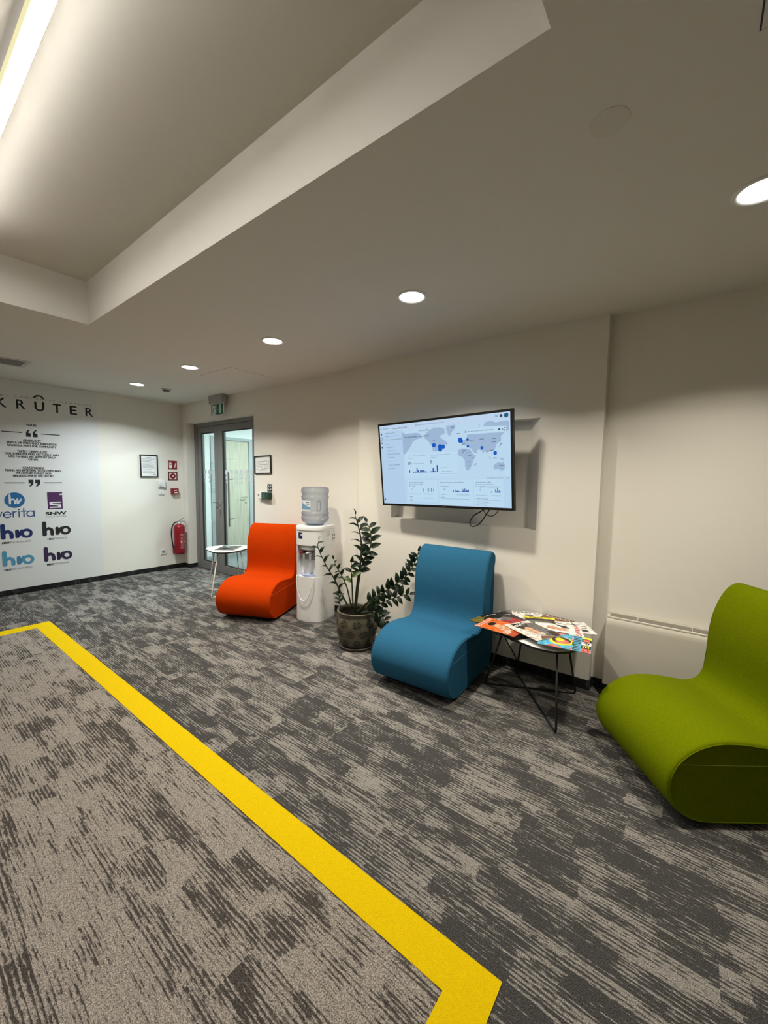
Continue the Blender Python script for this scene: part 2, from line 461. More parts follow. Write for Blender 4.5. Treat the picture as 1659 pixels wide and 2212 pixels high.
obj('door_slab', bx(CX0-0.06, CX0-0.01, 3.85, 4.55, 0.01, 2.09), M_oak, d2)
bm = B(); tube(bm, [(CX0-0.01, 4.48, 1.05), (CX0+0.05, 4.48, 1.05), (CX0+0.05, 4.36, 1.05)], 0.009, 8); lathe(bm, [(0.0, 0), (0.02, 0), (0.02, 0.002)], (CX0+0.01, 4.48, 0.95), 12)
obj('door_handle', bm, M_steel, d2)
cl = thing('corridor_light', 'square white light panel on the corridor ceiling behind the glass door', 'ceiling light', (-5.2, 4.6, CH))
obj('frame', bx(-0.33, 0.33, -0.33, 0.33, -0.03, 0.0, bev=0.006), M_white, cl)
obj('diffuser', bx(-0.30, 0.30, -0.30, 0.30, -0.034, -0.028), emit('corridor_diffuser', (0.82, 1.0, 0.98, 1), CORRIDOR_EMIT), cl)

# ---- glass double door in its grey aluminium frame
FY0, FY1 = 3.19, 3.26
bm = B()
box(bm, DX0, -6.105, FY0, FY1, 0, DZ); box(bm, -4.60, DX1, FY0, FY1, 0, DZ); box(bm, -6.105, -4.60, FY0, FY1, 2.175, DZ)
door1 = struct('door_1', bm, M_alu)
def leaf(x0, x1, sl, sr):
    z0, z1 = 0.008, 2.170
    bm = B()
    box(bm, x0, x0+sl, FY0+0.004, FY1-0.006, z0, z1, bev=0.002, seg=1); box(bm, x1-sr, x1, FY0+0.004, FY1-0.006, z0, z1, bev=0.002, seg=1)
    box(bm, x0+sl, x1-sr, FY0+0.004, FY1-0.006, z0, 0.125, bev=0.002, seg=1); box(bm, x0+sl, x1-sr, FY0+0.004, FY1-0.006, 2.085, z1, bev=0.002, seg=1)
    lf = obj('door_leaf', bm, M_alu, door1)
    bm = B(); g0, g1 = x0+sl, x1-sr
    box(bm, g0, g0+0.014, FY0+0.012, FY0+0.03, 0.125, 2.085); box(bm, g1-0.014, g1, FY0+0.012, FY0+0.03, 0.125, 2.085)
    box(bm, g0+0.014, g1-0.014, FY0+0.012, FY0+0.03, 0.125, 0.139); box(bm, g0+0.014, g1-0.014, FY0+0.012, FY0+0.03, 2.071, 2.085)
    obj('gasket', bm, M_alud, lf)
    obj('glass_pane', bx(g0+0.002, g1-0.002, FY0+0.032, FY0+0.040, 0.127, 2.083), M_glass, lf)
    return lf
l1 = leaf(-6.100, -5.548, 0.085, 0.085)
l2 = leaf(-5.544, -4.605, 0.125, 0.08)
M_frost = plain('frosted_dot', (0.60, 0.64, 0.64, 1), 0.8)
dotmesh = {}
for lf, xs in ((l1, (-5.955, -5.829, -5.703)), (l2, (-5.359, -5.233, -5.109, -4.985, -4.866, -4.743))):
    for x in xs:
        for z, r in ((1.496, 0.040), (1.418, 0.029), (1.355, 0.021)):
            if r not in dotmesh:
                bm = B(); poly(bm, Plane((0, 0, 0), (1, 0, 0), (0, 0, 1)), circ(0, 0, r, 20), 0, 0.0008)
                me = bpy.data.meshes.new('dot'); bm.to_mesh(me); bm.free(); me.materials.append(M_frost); dotmesh[r] = me
            d = bpy.data.objects.new('dot', dotmesh[r]); COL.objects.link(d); d.parent = lf; d.location = (x, FY0+0.0315, z)
bm = B()
hx, hy = -5.175, FY0-0.055
tube(bm, [(hx, hy, 0.73), (hx, hy, 1.494)], 0.012, 12)
for z in (0.84, 1.40): tube(bm, [(hx, hy, z), (hx-0.03, FY0+0.03, z)], 0.009, 8)
obj('pull_bar', bm, plain('satin_bar', (0.15, 0.15, 0.147, 1), 0.4), l2)
bm = B()
lathe(bm, [(0.026, -0.004), (0.026, 0.004)], (0, 0, 0), 16)
bmesh.ops.rotate(bm, verts=bm.verts[:], cent=(0, 0, 0), matrix=Matrix.Rotation(PI/2, 3, 'X'))
bmesh.ops.translate(bm, verts=bm.verts[:], vec=(-5.50, FY0, 1.055))
tube(bm, [(-5.50, FY0, 1.055), (-5.50, FY0-0.05, 1.055), (-5.51, FY0-0.055, 1.055), (-5.60, FY0-0.055, 1.055)], 0.008, 8)
box(bm, -5.512, -5.488, FY0-0.004, FY0+0.005, 0.93, 0.99, bev=0.002, seg=1)
obj('lever_handle', bm, M_steel, l2)
bm = B(); annulus(bm, Plane((-5.50, FY0-0.014, 0.925), (1, 0, 0), (0, 0, 1)), 0, 0, 0.010, 0.013)
box(bm, -5.506, -5.494, FY0-0.016, FY0-0.012, 0.870, 0.915); box(bm, -5.498, -5.488, FY0-0.012, FY0-0.008, 0.862, 0.912); box(bm, -5.503, -5.497, FY0-0.03, FY0, 0.935, 0.955)
obj('key_bunch', bm, M_steel, l2)

# ================================================================== CEILING FITTINGS
M_dif = emit('downlight_diffuser', (1.0, 0.97, 0.90, 1), 5.0, False)
M_difc = emit('downlight_diffuser_cool', (0.92, 0.97, 1.0, 1), 4.0)
def make_downlight():
    t = thing('ceiling_downlight', 'x', 'ceiling light', (0, 0, HC), 0, 'round recessed downlights in a row')
    bm = B(); n = 40; X, Y = Vector((1, 0, 0)), Vector((0, 1, 0))
    prof = [(0.092, 0.0), (0.092, -0.003), (0.089, -0.006), (0.080, -0.007), (0.074, -0.004), (0.072, 0.0)]
    rs = [ring(bm, Vector((0, 0, z)), X, Y, r, n) for r, z in prof]
    for a, d in zip(rs, rs[1:]):
        for j in range(n): bm.faces.new((a[j], d[j], d[(j+1) % n], a[(j+1) % n]))
    obj('trim_ring', bm, M_white, t, smooth=True)
    bm = B(); lathe(bm, [(0.072, -0.0005), (0.071, -0.003), (0.05, -0.004), (0.0005, -0.0045)], (0, 0, 0), 40)
    obj('diffuser', bm, M_dif, t, smooth=True)
    bm = B(); lathe(bm, [(0.026, -0.0046), (0.026, -0.010), (0.022, -0.012), (0.0005, -0.012)], (0, 0, 0), 24)
    obj('lens', bm, emit('downlight_lens', (1.0, 0.95, 0.86, 1), 7.0, False), t, smooth=True)
    return t
def lamp(parent, power, col, spread=130):
    ld = bpy.data.lights.new('downlight_lamp', 'AREA'); ld.shape = 'DISK'; ld.size = 0.13; ld.energy = power
    ld.color = col; ld.spread = math.radians(spread)
    lo = bpy.data.objects.new('downlight_lamp', ld); COL.objects.link(lo); lo.parent = parent; lo.location = (0, 0, -0.016)
WARM, COOL, NEUTRAL = (1.0, 0.93, 0.80), (0.86, 0.96, 1.0), (1.0, 0.94, 0.88)
DL = [(-5.345, 2.075, 'round downlight farthest away, in the ceiling in front of the poster wall', COOL, 1.6),
      (-4.065, 2.065, 'round downlight second from the poster wall, in the ceiling before the glass door', WARM, 0.8),
      (-2.735, 2.062, 'round downlight third from the poster wall, in the ceiling above the water dispenser', WARM, 1.0),
      (-1.405, 2.060, 'round downlight in the ceiling in front of the television', WARM, 1.0),
      (0.125, 2.085, 'large bright round downlight nearest, cut off by the right picture edge above the green chair', WARM, 0.9)]
BACK_ADDED = 'unseen round downlight added in an assumed second row behind the viewer, for light'
DL += [(-2.735, -1.30, BACK_ADDED, NEUTRAL, 0.42), (-1.405, -1.30, BACK_ADDED, NEUTRAL, 0.42), (0.125, -1.30, BACK_ADDED, NEUTRAL, 0.42)]  # unseen row, assumed by symmetry and added to brighten the near room
d0 = make_downlight()
for i, (x, y, lab, colr, k) in enumerate(DL):
    d = d0 if i == 0 else copy_tree(d0)
    if i == 0: first = d
    d.location = (x, y, HC); d['label'] = lab
for i, d in enumerate([o for o in bpy.data.objects if o.name.startswith('ceiling_downlight')]):
    x = d.location.x
    spec = min(DL, key=lambda q: abs(q[0]-x)+abs(q[1]-d.location.y))
    lamp(d, DOWNLIGHT_W*spec[4], spec[3], 142 if spec[3] is COOL else 126)
# linear luminaire hanging in the recess
t = thing('linear_luminaire', 'long white glowing linear luminaire hanging in the ceiling recess', 'ceiling light', (-1.94, 0.384, RZ))
obj('housing', bx(-1.20, 1.20, -0.0205, 0.0205, -0.072, -0.032, bev=0.002, seg=1), plain('pale_housing', (0.62, 0.57, 0.40, 1), 0.5), t)
obj('diffuser', bx(-1.19, 1.19, -0.0205, 0.0205, -0.078, -0.0722), emit('linear_diffuser', (1.0, 0.95, 0.89, 1), LINEAR_EMIT), t)
for sy in (-1, 1):
    obj('side_glow_strip', bx(-1.19, 1.19, min(sy*0.0208, sy*0.0215), max(sy*0.0208, sy*0.0215), -0.070, -0.034), emit('perforated_side', (1.0, 0.92, 0.52, 1), 0.85), t)
obj('uplight_strip', bx(-1.19, 1.19, -0.018, 0.018, -0.032, -0.0305), emit('linear_uplight', (1.0, 0.93, 0.90, 1), 1.1), t)
for x in (-0.9, 0.9): obj('suspension_clip', bx(x-0.01, x+0.01, -0.008, 0.008, -0.0305, 0.0), M_steel, t)

# air vent, smoke detector, access hatch
t = thing('air_vent', 'long grey ceiling air vent at the left picture edge', 'vent', (-5.33, 0.62, HC))
bm = B(); box(bm, -0.17, 0.17, 0.42, 0.455, -0.006, 0); box(bm, -0.17, 0.17, -0.455, -0.42, -0.006, 0); box(bm, -0.17, -0.135, -0.42, 0.42, -0.006, 0); box(bm, 0.135, 0.17, -0.42, 0.42, -0.006, 0)
obj('frame', bm, plain('vent_frame', (0.55, 0.53, 0.48, 1), 0.6), t)
obj('backing', bx(-0.135, 0.135, -0.42, 0.42, -0.0015, -0.0005), plain('vent_dark', (0.03, 0.03, 0.028, 1), 0.8), t)
for k in range(7):
    bm = B(); bx_ = -0.115+k*0.038
    poly(bm, Plane((bx_, 0, -0.004), (0.93, 0, 0.10), (0, 1, 0)), rect(-0.012, 0.012, -0.42, 0.42), 0, 0.001)
    obj('slat', bm, plain('vent_slat', (0.20, 0.19, 0.17, 1), 0.6), t)
t = thing('smoke_detector', 'small white smoke detector on the ceiling near the exit sign', 'smoke detector', (-5.33, 2.40, HC))
obj('base', lathe(B(), [(0.058, 0.0), (0.058, -0.012), (0.050, -0.016)], (0, 0, 0), 24), plain('detector_base', (0.5, 0.5, 0.47, 1), 0.5), t, auto=30)
obj('sensor_dome', lathe(B(), [(0.042, -0.016), (0.036, -0.034), (0.018, -0.040), (0.001, -0.041)], (0, 0, 0), 24), plain('detector_dome', (0.12, 0.12, 0.11, 1), 0.5), t, auto=30)
t = thing('access_hatch', 'flush ceiling access hatch with a thin dark gap, at the top right picture corner', 'hatch', (0.32, 1.05, HC))
obj('gap_frame', bx(-0.27, 0.27, -0.32, 0.32, -0.0008, 0.0), M_alud, t)
obj('hatch_panel', bx(-0.266, 0.266, -0.316, 0.316, -0.003, -0.001), M_ceil, t)
t = thing('access_hatch', 'faint flush ceiling access hatch with hairline gaps, before the exit sign', 'hatch', (-4.03, 2.60, HC))
obj('gap_frame', bx(-0.302, 0.302, -0.302, 0.302, -0.0006, 0.0), plain('hairline_gap', (0.30, 0.28, 0.25, 1), 0.8), t)
obj('hatch_panel', bx(-0.2995, 0.2995, -0.2995, 0.2995, -0.0014, -0.0007), M_ceil, t)
t = thing('faint_ceiling_disc', 'faint slightly darker round disc on the ceiling, right of the recess', 'cover disc', (-0.275, 1.435, HC))
obj('disc', lathe(B(), [(0.055, 0.0), (0.054, -0.0015), (0.001, -0.0015)], (0, 0, 0), 32), plain('disc_tone', (0.70, 0.672, 0.612, 1), 0.9, spec=0.15), t)  # thin disc, slightly darker than the ceiling, for a faint round mark

# exit luminaire hanging over the door
t = thing('exit_sign', 'grey exit luminaire with a green running man and arrow panel above the glass door', 'exit sign', (-5.16, 2.985, HC))
obj('housing', bx(-0.165, 0.165, -0.035, 0.035, -0.112, 0.0, bev=0.006), plain('exit_housing', (0.34, 0.33, 0.31, 1), 0.5), t)
obj('panel', bx(-0.152, 0.152, -0.006, 0.006, -0.262, -0.112), M_paper, t)
M_green = plain('sign_green', (0.004, 0.135, 0.055, 1), 0.6)
pl = Plane((0, -0.0062, 0), (1, 0, 0), (0, 0, 1))
for a0, a1 in ((-0.148, -0.008), (0.004, 0.148)): obj('green_field', poly(B(), pl, rect(a0, a1, -0.258, -0.118), 0, 0.0006), M_green, t)
n = 0.0009
obj('door_symbol', poly(B(), pl, rect(-0.118, -0.040, -0.250, -0.128), n), M_paper, t)
bm = B()
for pts in (rect(0.064, 0.088, -0.20, -0.125), [(0.035, -0.19), (0.076, -0.25), (0.117, -0.19), (0.098, -0.19), (0.076, -0.215), (0.054, -0.19)]): poly(bm, pl, pts, n)
obj('arrow_symbol', bm, M_paper, t)
bm = B(); n = 0.0014
poly(bm, pl, circ(-0.072, -0.146, 0.010, 12), n)
stroke(bm, pl, [(-0.076, -0.160), (-0.088, -0.198)], 0.018, n)
stroke(bm, pl, [(-0.088, -0.198), (-0.068, -0.218), (-0.072, -0.244)], 0.010, n)
stroke(bm, pl, [(-0.090, -0.198), (-0.100, -0.222), (-0.122, -0.226)], 0.010, n)
stroke(bm, pl, [(-0.074, -0.162), (-0.056, -0.180), (-0.046, -0.172)], 0.008, n)
stroke(bm, pl, [(-0.080, -0.162), (-0.100, -0.176), (-0.104, -0.192)], 0.008, n)
obj('running_man', bm, M_green, t)

# ================================================================== ON THE DOOR WALL
def picture(name, label, cat, loc, rotz, w_, h_, tilt, draw, edge=0.013, dep=0.018):
    """framed sheet hanging on a wall; local x right, -y out of the wall, z up"""
    m4 = Matrix.Translation(Vector(loc)) @ Matrix.Rotation(rotz, 4, 'Z') @ Matrix.Rotation(tilt, 4, 'Y')
    t = thing(name, label, cat, mat4=m4)
    bm = B()
    box(bm, -w_/2, -w_/2+edge, -dep, 0, -h_/2, h_/2); box(bm, w_/2-edge, w_/2, -dep, 0, -h_/2, h_/2)
    box(bm, -w_/2+edge, w_/2-edge, -dep, 0, -h_/2, -h_/2+edge); box(bm, -w_/2+edge, w_/2-edge, -dep, 0, h_/2-edge, h_/2)
    obj('frame', bm, M_black, t)
    obj('sheet', bx(-w_/2+edge, w_/2-edge, -dep*0.5, -0.001, -h_/2+edge, h_/2-edge), M_paper, t)
    pl = Plane((0, -dep*0.5, 0), (1, 0, 0), (0, 0, 1))
    bm = B(); draw(bm, pl); obj('print', bm, plain('grey_print', (0.10, 0.10, 0.10, 1), 0.7), t)
    return t
def draw_plan(bm, pl):
    n = 0.0008
    def ln(a, b, c, d, k=0.003): stroke(bm, pl, [(a, b), (c, d)], k, n)
    for (a, b, c, d) in ((-0.10, 0.04, 0.09, 0.045), (0.09, 0.045, 0.09, -0.05), (0.09, -0.05, -0.02, -0.052), (-0.02, -0.052, -0.02, -0.02), (-0.02, -0.02, -0.10, -0.02), (-0.10, -0.02, -0.10, 0.04), (0.0, 0.045, 0.0, 0.0), (0.0, 0.0, 0.09, 0.0), (0.04, 0.0, 0.04, -0.05), (-0.06, 0.04, -0.06, 0.005), (-0.06, 0.005, 0.0, 0.005), (0.12, 0.06, 0.13, -0.06), (-0.12, -0.05, -0.08, -0.06), (-0.04, 0.04, -0.03, 0.062), (0.05, 0.045, 0.06, 0.06)): ln(a, b, c, d)
    for k in range(5): ln(-0.07+k*0.03, -0.07, -0.055+k*0.03, -0.07, 0.004)
picture('floor_plan_picture', 'black framed floor plan drawing hanging right of the glass door', 'picture', (-4.272, YW, 1.588), 0, 0.335, 0.225, math.radians(-1.2), draw_plan)

t = thing('emergency_exit_sticker', 'small dark green sign with white pictograms above the green push box', 'sign', (-4.147, YW, 1.305))
obj('plate', bx(-0.046, 0.046, -0.002, 0, -0.046, 0.046), plain('dark_green_sign', (0.006, 0.035, 0.02, 1), 0.5), t)
pl = Plane((0, -0.002, 0), (1, 0, 0), (0, 0, 1)); bm = B()
for a, b in ((-0.018, 0.022), (0.020, 0.022), (0.020, -0.018), (-0.018, -0.018)):
    s = 1 if a < 0 else -1
    stroke(bm, pl, [(a-0.012, b+0.012*s), (a+0.012, b-0.012*s)], 0.006, 0.0006); poly(bm, pl, circ(a+0.002, b-0.004, 0.008, 8), 0.0009)
obj('pictograms', bm, M_paper, t)
t = thing('green_push_box', 'dark green emergency door release box on the wall beside the glass door', 'release box', (-4.176, YW, 1.205))
obj('case', bx(-0.074, 0.070, -0.052, 0, -0.040, 0.044, bev=0.004), plain('release_green', (0.004, 0.042, 0.022, 1), 0.4), t)
pl = Plane((0, -0.0525, 0), (1, 0, 0), (0, 0, 1)); bm = B()
for k, (a, c) in enumerate(((-0.05, 0.0), (-0.045, 0.01), (-0.05, 0.02))): stroke(bm, pl, [(a, 0.022-k*0.022), (c, 0.022-k*0.022)], 0.006, 0.0004)
annulus(bm, pl, -0.025, 0.0, 0.012, 0.015, 0.0005)
obj('print', bm, plain('release_print', (0.20, 0.30, 0.26, 1), 0.6), t)
t = thing('white_access_reader', 'small white wall box left of the green push box', 'reader', (-4.305, YW, 1.205))
obj('case', bx(-0.040, 0.045, -0.040, 0, -0.040, 0.040, bev=0.005), M_white, t)
obj('lens', bx(-0.030, -0.014, -0.0415, -0.039, 0.0, 0.014), M_black, t)

# ================================================================== ON THE END WALL
EW = Plane((XE, 0, 0), (0, 1, 0), (0, 0, 1))       # a = world y, b = world z, normal +x
RZ90 = PI/2                                        # local x -> +y, local -y -> +x
def draw_notice2(bm, pl):
    n = 0.0008; random.seed(3)
    stroke(bm, pl, [(-0.03, 0.122), (0.03, 0.122)], 0.004, n)
    z = 0.105
    while z > -0.105:
        L = random.choice((0.15, 0.16, 0.165, 0.09, 0.12))
        stroke(bm, pl, [(-0.085, z), (-0.085+L, z)], 0.0022, n)
        z -= random.choice((0.0075, 0.0075, 0.0075, 0.015))
    stroke(bm, pl, [(0.055, -0.128), (0.085, -0.128)], 0.008, n)
picture('framed_notice', 'black framed white text notice hanging between the poster and the red signs', 'picture', (XE, 2.580, 1.573), RZ90, 0.240, 0.325, 0, draw_notice2, 0.014)
M_red = plain('sign_red', (0.22, 0.006, 0.010, 1), 0.55)
t = thing('fire_extinguisher_sign', 'red square sign with white fire extinguisher and flames, upper of the two', 'sign', (XE, 2.918, 1.598), RZ90)
obj('plate', bx(-0.072, 0.072, -0.002, 0, -0.070, 0.070), M_paper, t)
pl = Plane((0, -0.002, 0), (1, 0, 0), (0, 0, 1))
obj('red_field', poly(B(), pl, rect(-0.067, 0.067, -0.065, 0.065), 0, 0.0006), M_red, t)
bm = B(); n = 0.001
poly(bm, pl, [(-0.052, -0.052), (-0.010, -0.052), (-0.010, 0.018), (-0.018, 0.030), (-0.044, 0.030), (-0.052, 0.018)], n)
stroke(bm, pl, [(-0.031, 0.030), (-0.031, 0.046)], 0.010, n); stroke(bm, pl, [(-0.050, 0.030), (-0.052, 0.042), (-0.035, 0.050), (-0.012, 0.042)], 0.006, n)
for k in range(4): stroke(bm, pl, [(0.020+k*0.006, -0.045+k*0.018), (0.032+k*0.004, -0.030+k*0.018), (0.050, -0.022+k*0.018)], 0.007, n)
obj('pictogram', bm, M_paper, t)
obj('band', poly(B(), pl, rect(-0.046, -0.016, 0.004, 0.014), 0.0014), M_ink, t)
t = thing('fire_alarm_sign', 'red square sign with a ringed circle, lower of the two', 'sign', (XE, 2.918, 1.430), RZ90)
obj('plate', bx(-0.069, 0.069, -0.002, 0, -0.066, 0.066), plain('sign_red_dark', (0.10, 0.004, 0.008, 1), 0.55), t)
obj('white_field', poly(B(), pl, rect(-0.052, 0.052, -0.050, 0.050), 0, 0.0006), M_paper, t)
obj('red_ring', annulus(B(), pl, 0, 0, 0.013, 0.043, 0.001), M_red, t)
obj('red_dot', poly(B(), pl, circ(0, 0, 0.006, 12), 0.001), M_red, t)
t = thing('thermostat', 'white wall thermostat with a round dial under the framed notice', 'thermostat', (XE, 2.747, 1.310), RZ90)
obj('case', bx(-0.050, 0.050, -0.034, 0, -0.052, 0.052, bev=0.006), M_white, t)
bm = B(); lathe(bm, [(0.026, 0), (0.025, 0.010), (0.001, 0.011)], (0, 0, 0), 24)
bmesh.ops.rotate(bm, verts=bm.verts[:], cent=(0, 0, 0), matrix=Matrix.Rotation(PI/2, 3, 'X')); bmesh.ops.translate(bm, verts=bm.verts[:], vec=(-0.012, -0.034, -0.016))
obj('dial', bm, plain('dial_white', (0.66, 0.66, 0.64, 1), 0.4), t, auto=30)
bm = B(); pl2 = Plane((0, -0.0342, 0), (1, 0, 0), (0, 0, 1)); annulus(bm, pl2, -0.012, -0.016, 0.027, 0.0285, 0.0004)
for k in range(6): stroke(bm, pl2, [(0.036, 0.038-k*0.008), (0.044, 0.038-k*0.008)], 0.0025, 0.0004)
obj('marks', bm, plain('grey_marks', (0.3, 0.3, 0.3, 1), 0.6), t)
t = thing('light_switch', 'white double light switch directly below the thermostat', 'light switch', (XE, 2.740, 1.190), RZ90)
obj('plate', bx(-0.043, 0.043, -0.010, 0, -0.043, 0.043, bev=0.004), M_white, t)
for a in (-0.0145, 0.0145): obj('rocker', bx(a-0.0135, a+0.0135, -0.0145, -0.009, -0.028, 0.028, bev=0.0015, seg=1), M_whitem, t)
t = thing('fire_call_point', 'small red manual fire call point box above the extinguisher', 'alarm box', (XE, 2.926, 1.198), RZ90)
obj('case', bx(-0.050, 0.050, -0.055, 0, -0.044, 0.044, bev=0.004), M_red, t)
pl2 = Plane((0, -0.0553, 0), (1, 0, 0), (0, 0, 1)); bm = B()
poly(bm, pl2, rect(-0.020, 0.022, 0.004, 0.022), 0.0004); poly(bm, pl2, rect(-0.016, 0.036, -0.028, -0.014), 0.0004)
obj('white_window', bm, M_paper, t)
obj('black_mark', poly(B(), pl2, [(-0.010, -0.004), (0.014, -0.004), (0.002, 0.010)], 0.0008), M_ink, t)
t = thing('wall_socket', 'white wall power socket low beside the fire extinguisher', 'socket', (XE, 2.740, 0.283), RZ90)
obj('plate', bx(-0.042, 0.042, -0.010, 0, -0.042, 0.042, bev=0.004), M_white, t)
pl2 = Plane((0, -0.0102, 0), (1, 0, 0), (0, 0, 1)); bm = B(); poly(bm, pl2, circ(0, 0, 0.021, 24), 0.0004)
obj('insert', bm, plain('socket_grey', (0.28, 0.28, 0.27, 1), 0.5), t)
bm = B(); poly(bm, pl2, circ(-0.009, 0, 0.003, 8), 0.0008); poly(bm, pl2, circ(0.009, 0, 0.003, 8), 0.0008); poly(bm, pl2, circ(0, 0.011, 0.0035, 8), 0.0008)
obj('pin_hole', bm, M_ink, t)

# fire extinguisher on the end wall near the corner
t = thing('fire_extinguisher', 'red fire extinguisher with a black hose hanging on the wall in the corner', 'fire extinguisher', (XE+0.105, 2.940, 0.235), RZ90)
M_ext = plain('extinguisher_red', (0.26, 0.004, 0.012, 1), 0.28, coat=0.3)
obj('cylinder', lathe(B(), [(0.050, 0.0), (0.066, 0.003), (0.076, 0.014), (0.079, 0.03), (0.079, 0.400), (0.076, 0.425), (0.064, 0.447), (0.044, 0.460), (0.024, 0.466)], (0, 0, 0), 36), M_ext, t, auto=40)
bm = B(); lathe(bm, [(0.026, 0.462), (0.028, 0.474), (0.020, 0.482), (0.016, 0.500), (0.001, 0.502)], (0, 0, 0), 20)
box(bm, -0.03, 0.03, -0.012, 0.012, 0.487, 0.507, bev=0.003, seg=1)
obj('valve', bm, M_steel, t, auto=35)
bm = B(); tube(bm, [(-0.012, 0, 0.500), (0.05, 0, 0.545), (0.085, 0, 0.556)], 0.0065, 8); tube(bm, [(0.0, 0, 0.498), (0.045, 0, 0.506), (0.092, 0, 0.497)], 0.0060, 8)
obj('lever', bm, M_steel, t)
obj('hose', tube(B(), spline([(-0.02, 0, 0.495), (-0.065, 0.0, 0.488), (-0.105, -0.005, 0.43), (-0.120, -0.008, 0.33), (-0.112, -0.01, 0.2), (-0.098, -0.01, 0.10)], 6), 0.0095, 10), M_black, t, smooth=True)
obj('nozzle', lathe(B(), [(0.011, 0.100), (0.013, 0.085), (0.009, 0.035), (0.012, 0.018)], (-0.098, -0.01, 0.0), 14), M_ext, t, auto=35)
obj('hose_clip', tube(B(), [(-0.098, -0.01, 0.115), (-0.078, 0.0, 0.118)], 0.008, 8), M_black, t)
obj('wall_bracket', bx(-0.02, 0.02, 0.070, 0.105, 0.30, 0.44), M_blackm, t)
class Cyl:
    """label wrapped round a cylinder of radius r about the local z axis; a = arc length, b = height"""
    def __init__(s, r, a0): s.r, s.a0 = r, a0; s.n = Vector((0, -1, 0))
    def p(s, a, b, n=0.0):
        th = s.a0 + a/s.r
        return Vector(((s.r+n)*math.sin(th), -(s.r+n)*math.cos(th), b))
cy = Cyl(0.0793, 0.35); bm = B(); n = 0.0006
text(bm, cy, 'GAŚNICA PROSZKOWA', 0.0, 0.300, 0.010, width=0.105, align='C', bold=0.015, n0=n)
text(bm, cy, 'GP-6x', 0.0, 0.282, 0.010, width=0.045, align='C', bold=0.015, n0=n)
for k, (a, z) in enumerate(((-0.045, 0.185), (-0.005, 0.185), (0.035, 0.185))): poly(bm, cy, rect(a, a+0.022, z, z+0.024), n)
for z, L in ((0.262, 0.09), (0.250, 0.10), (0.236, 0.08), (0.222, 0.10), (0.165, 0.10), (0.152, 0.09), (0.138, 0.10), (0.124, 0.07), (0.110, 0.10), (0.098, 0.10)):
    for q in range(4): poly(bm, cy, rect(-L/2+q*L/4, -L/2+(q+0.9)*L/4, z, z+0.0022), n)
obj('label_print', bm, plain('extinguisher_print', (0.75, 0.6, 0.58, 1), 0.6), t)

# ---- the big printed poster
PO = thing('wall_poster', 'tall grey-white printed wall poster with company values and logos', 'poster', (XE, 0.85, BH))
M_poster = plain('poster_vinyl', (0.735, 0.742, 0.735, 1), 0.55, spec=0.35)
obj('sheet', bx(XE, XE+0.002, -0.35, 1.957, BH+0.001, HC-0.001), M_poster, PO, world=True)
EP = Plane((XE+0.002, 0, 0), (0, 1, 0), (0, 0, 1)); n = 0.0008
for ch, a0, a1 in (('K', 0.982, 1.070), ('R', 1.157, 1.235), ('U', 1.323, 1.411), ('T', 1.497, 1.578), ('E', 1.668, 1.740), ('R', 1.834, 1.911)):
    bm = B(); text(bm, EP, ch, a0, 2.199, 0.112, width=a1-a0, fat=0.022, n0=n); obj('heading_letter', bm, M_ink, PO, world=True)
bm = B(); stroke(bm, EP, [(1.322, 2.352), (1.342, 2.372), (1.366, 2.378), (1.390, 2.371), (1.408, 2.350)], 0.018, n)
obj('heading_accent', bm, M_ink, PO, world=True)
bm = B()
text(bm, EP, 'NT', 1.022, 2.322, 0.020, width=0.068, spacing=2.4, bold=-0.004, n0=n)
text(bm, EP, 'COMMUNITY', 1.147, 2.326, 0.020, width=0.372, spacing=2.0, bold=-0.004, n0=n)
text(bm, EP, 'MAGAZINE', 1.575, 2.328, 0.020, width=0.327, spacing=2.0, bold=-0.004, n0=n)
obj('subtitle_lettering', bm, plain('grey_ink', (0.09, 0.095, 0.10, 1), 0.7), PO, world=True)
for s, z, a0, a1, h, u in (('VALUES', 2.006, 1.233, 1.327, 0.025, 0), ('GENEROSITY', 1.824, 1.198, 1.362, 0.025, 1),
        ('VERITA HR FEELS THAT KINDNESS IS', 1.791, 1.049, 1.513, 0.025, 0), ('ALWAYS A MUST FOR COMMUNITY', 1.758, 1.051, 1.508, 0.025, 0),
        ('FAMILY ORIENTATED', 1.694, 1.143, 1.414, 0.025, 1), ('OUR STAKEHOLDERS ARE FAMILY, AND', 1.661, 1.029, 1.530, 0.025, 0),
        ('LIKE FAMILIES WE SUPPORT EACH', 1.629, 1.062, 1.497, 0.025, 0), ('OTHER', 1.597, 1.235, 1.325, 0.025, 0),
        ('GRATEFULNESS', 1.498, 1.178, 1.379, 0.025, 1), ('TEAMS ARE INTEGRAL TO SYSTEMS AND', 1.466, 1.020, 1.539, 0.025, 0),
        ('WE NEITHER FORGET NOR', 1.434, 1.113, 1.446, 0.025, 0), ('UNDERESTIMATE THE EFFORT', 1.402, 1.088, 1.467, 0.025, 0)):
    bm = B(); text(bm, EP, s, a0, z, h, width=a1-a0, fat=0.055, n0=n)
    if u: stroke(bm, EP, [(a0, z-0.005), (a1, z-0.005)], 0.003, n)
    tag(obj('text_line', bm, M_ink, PO, world=True), kind='stuff')
for a0, a1, z in ((1.010, 1.191, 1.924), (1.368, 1.550, 1.924), (1.008, 1.189, 1.330), (1.366, 1.548, 1.330)): obj('rule_line', poly(B(), EP, rect(a0, a1, z-0.005, z+0.005), n), M_ink, PO, world=True)
for a in (1.227, 1.290):
    obj('quotation_mark', poly(B(), EP, [(a, 1.880), (a+0.044, 1.880), (a+0.044, 1.923), (a+0.022, 1.925), (a+0.024, 1.940), (a+0.042, 1.962), (a+0.022, 1.962), (a+0.004, 1.938), (a, 1.918)], n), M_ink, PO, world=True)
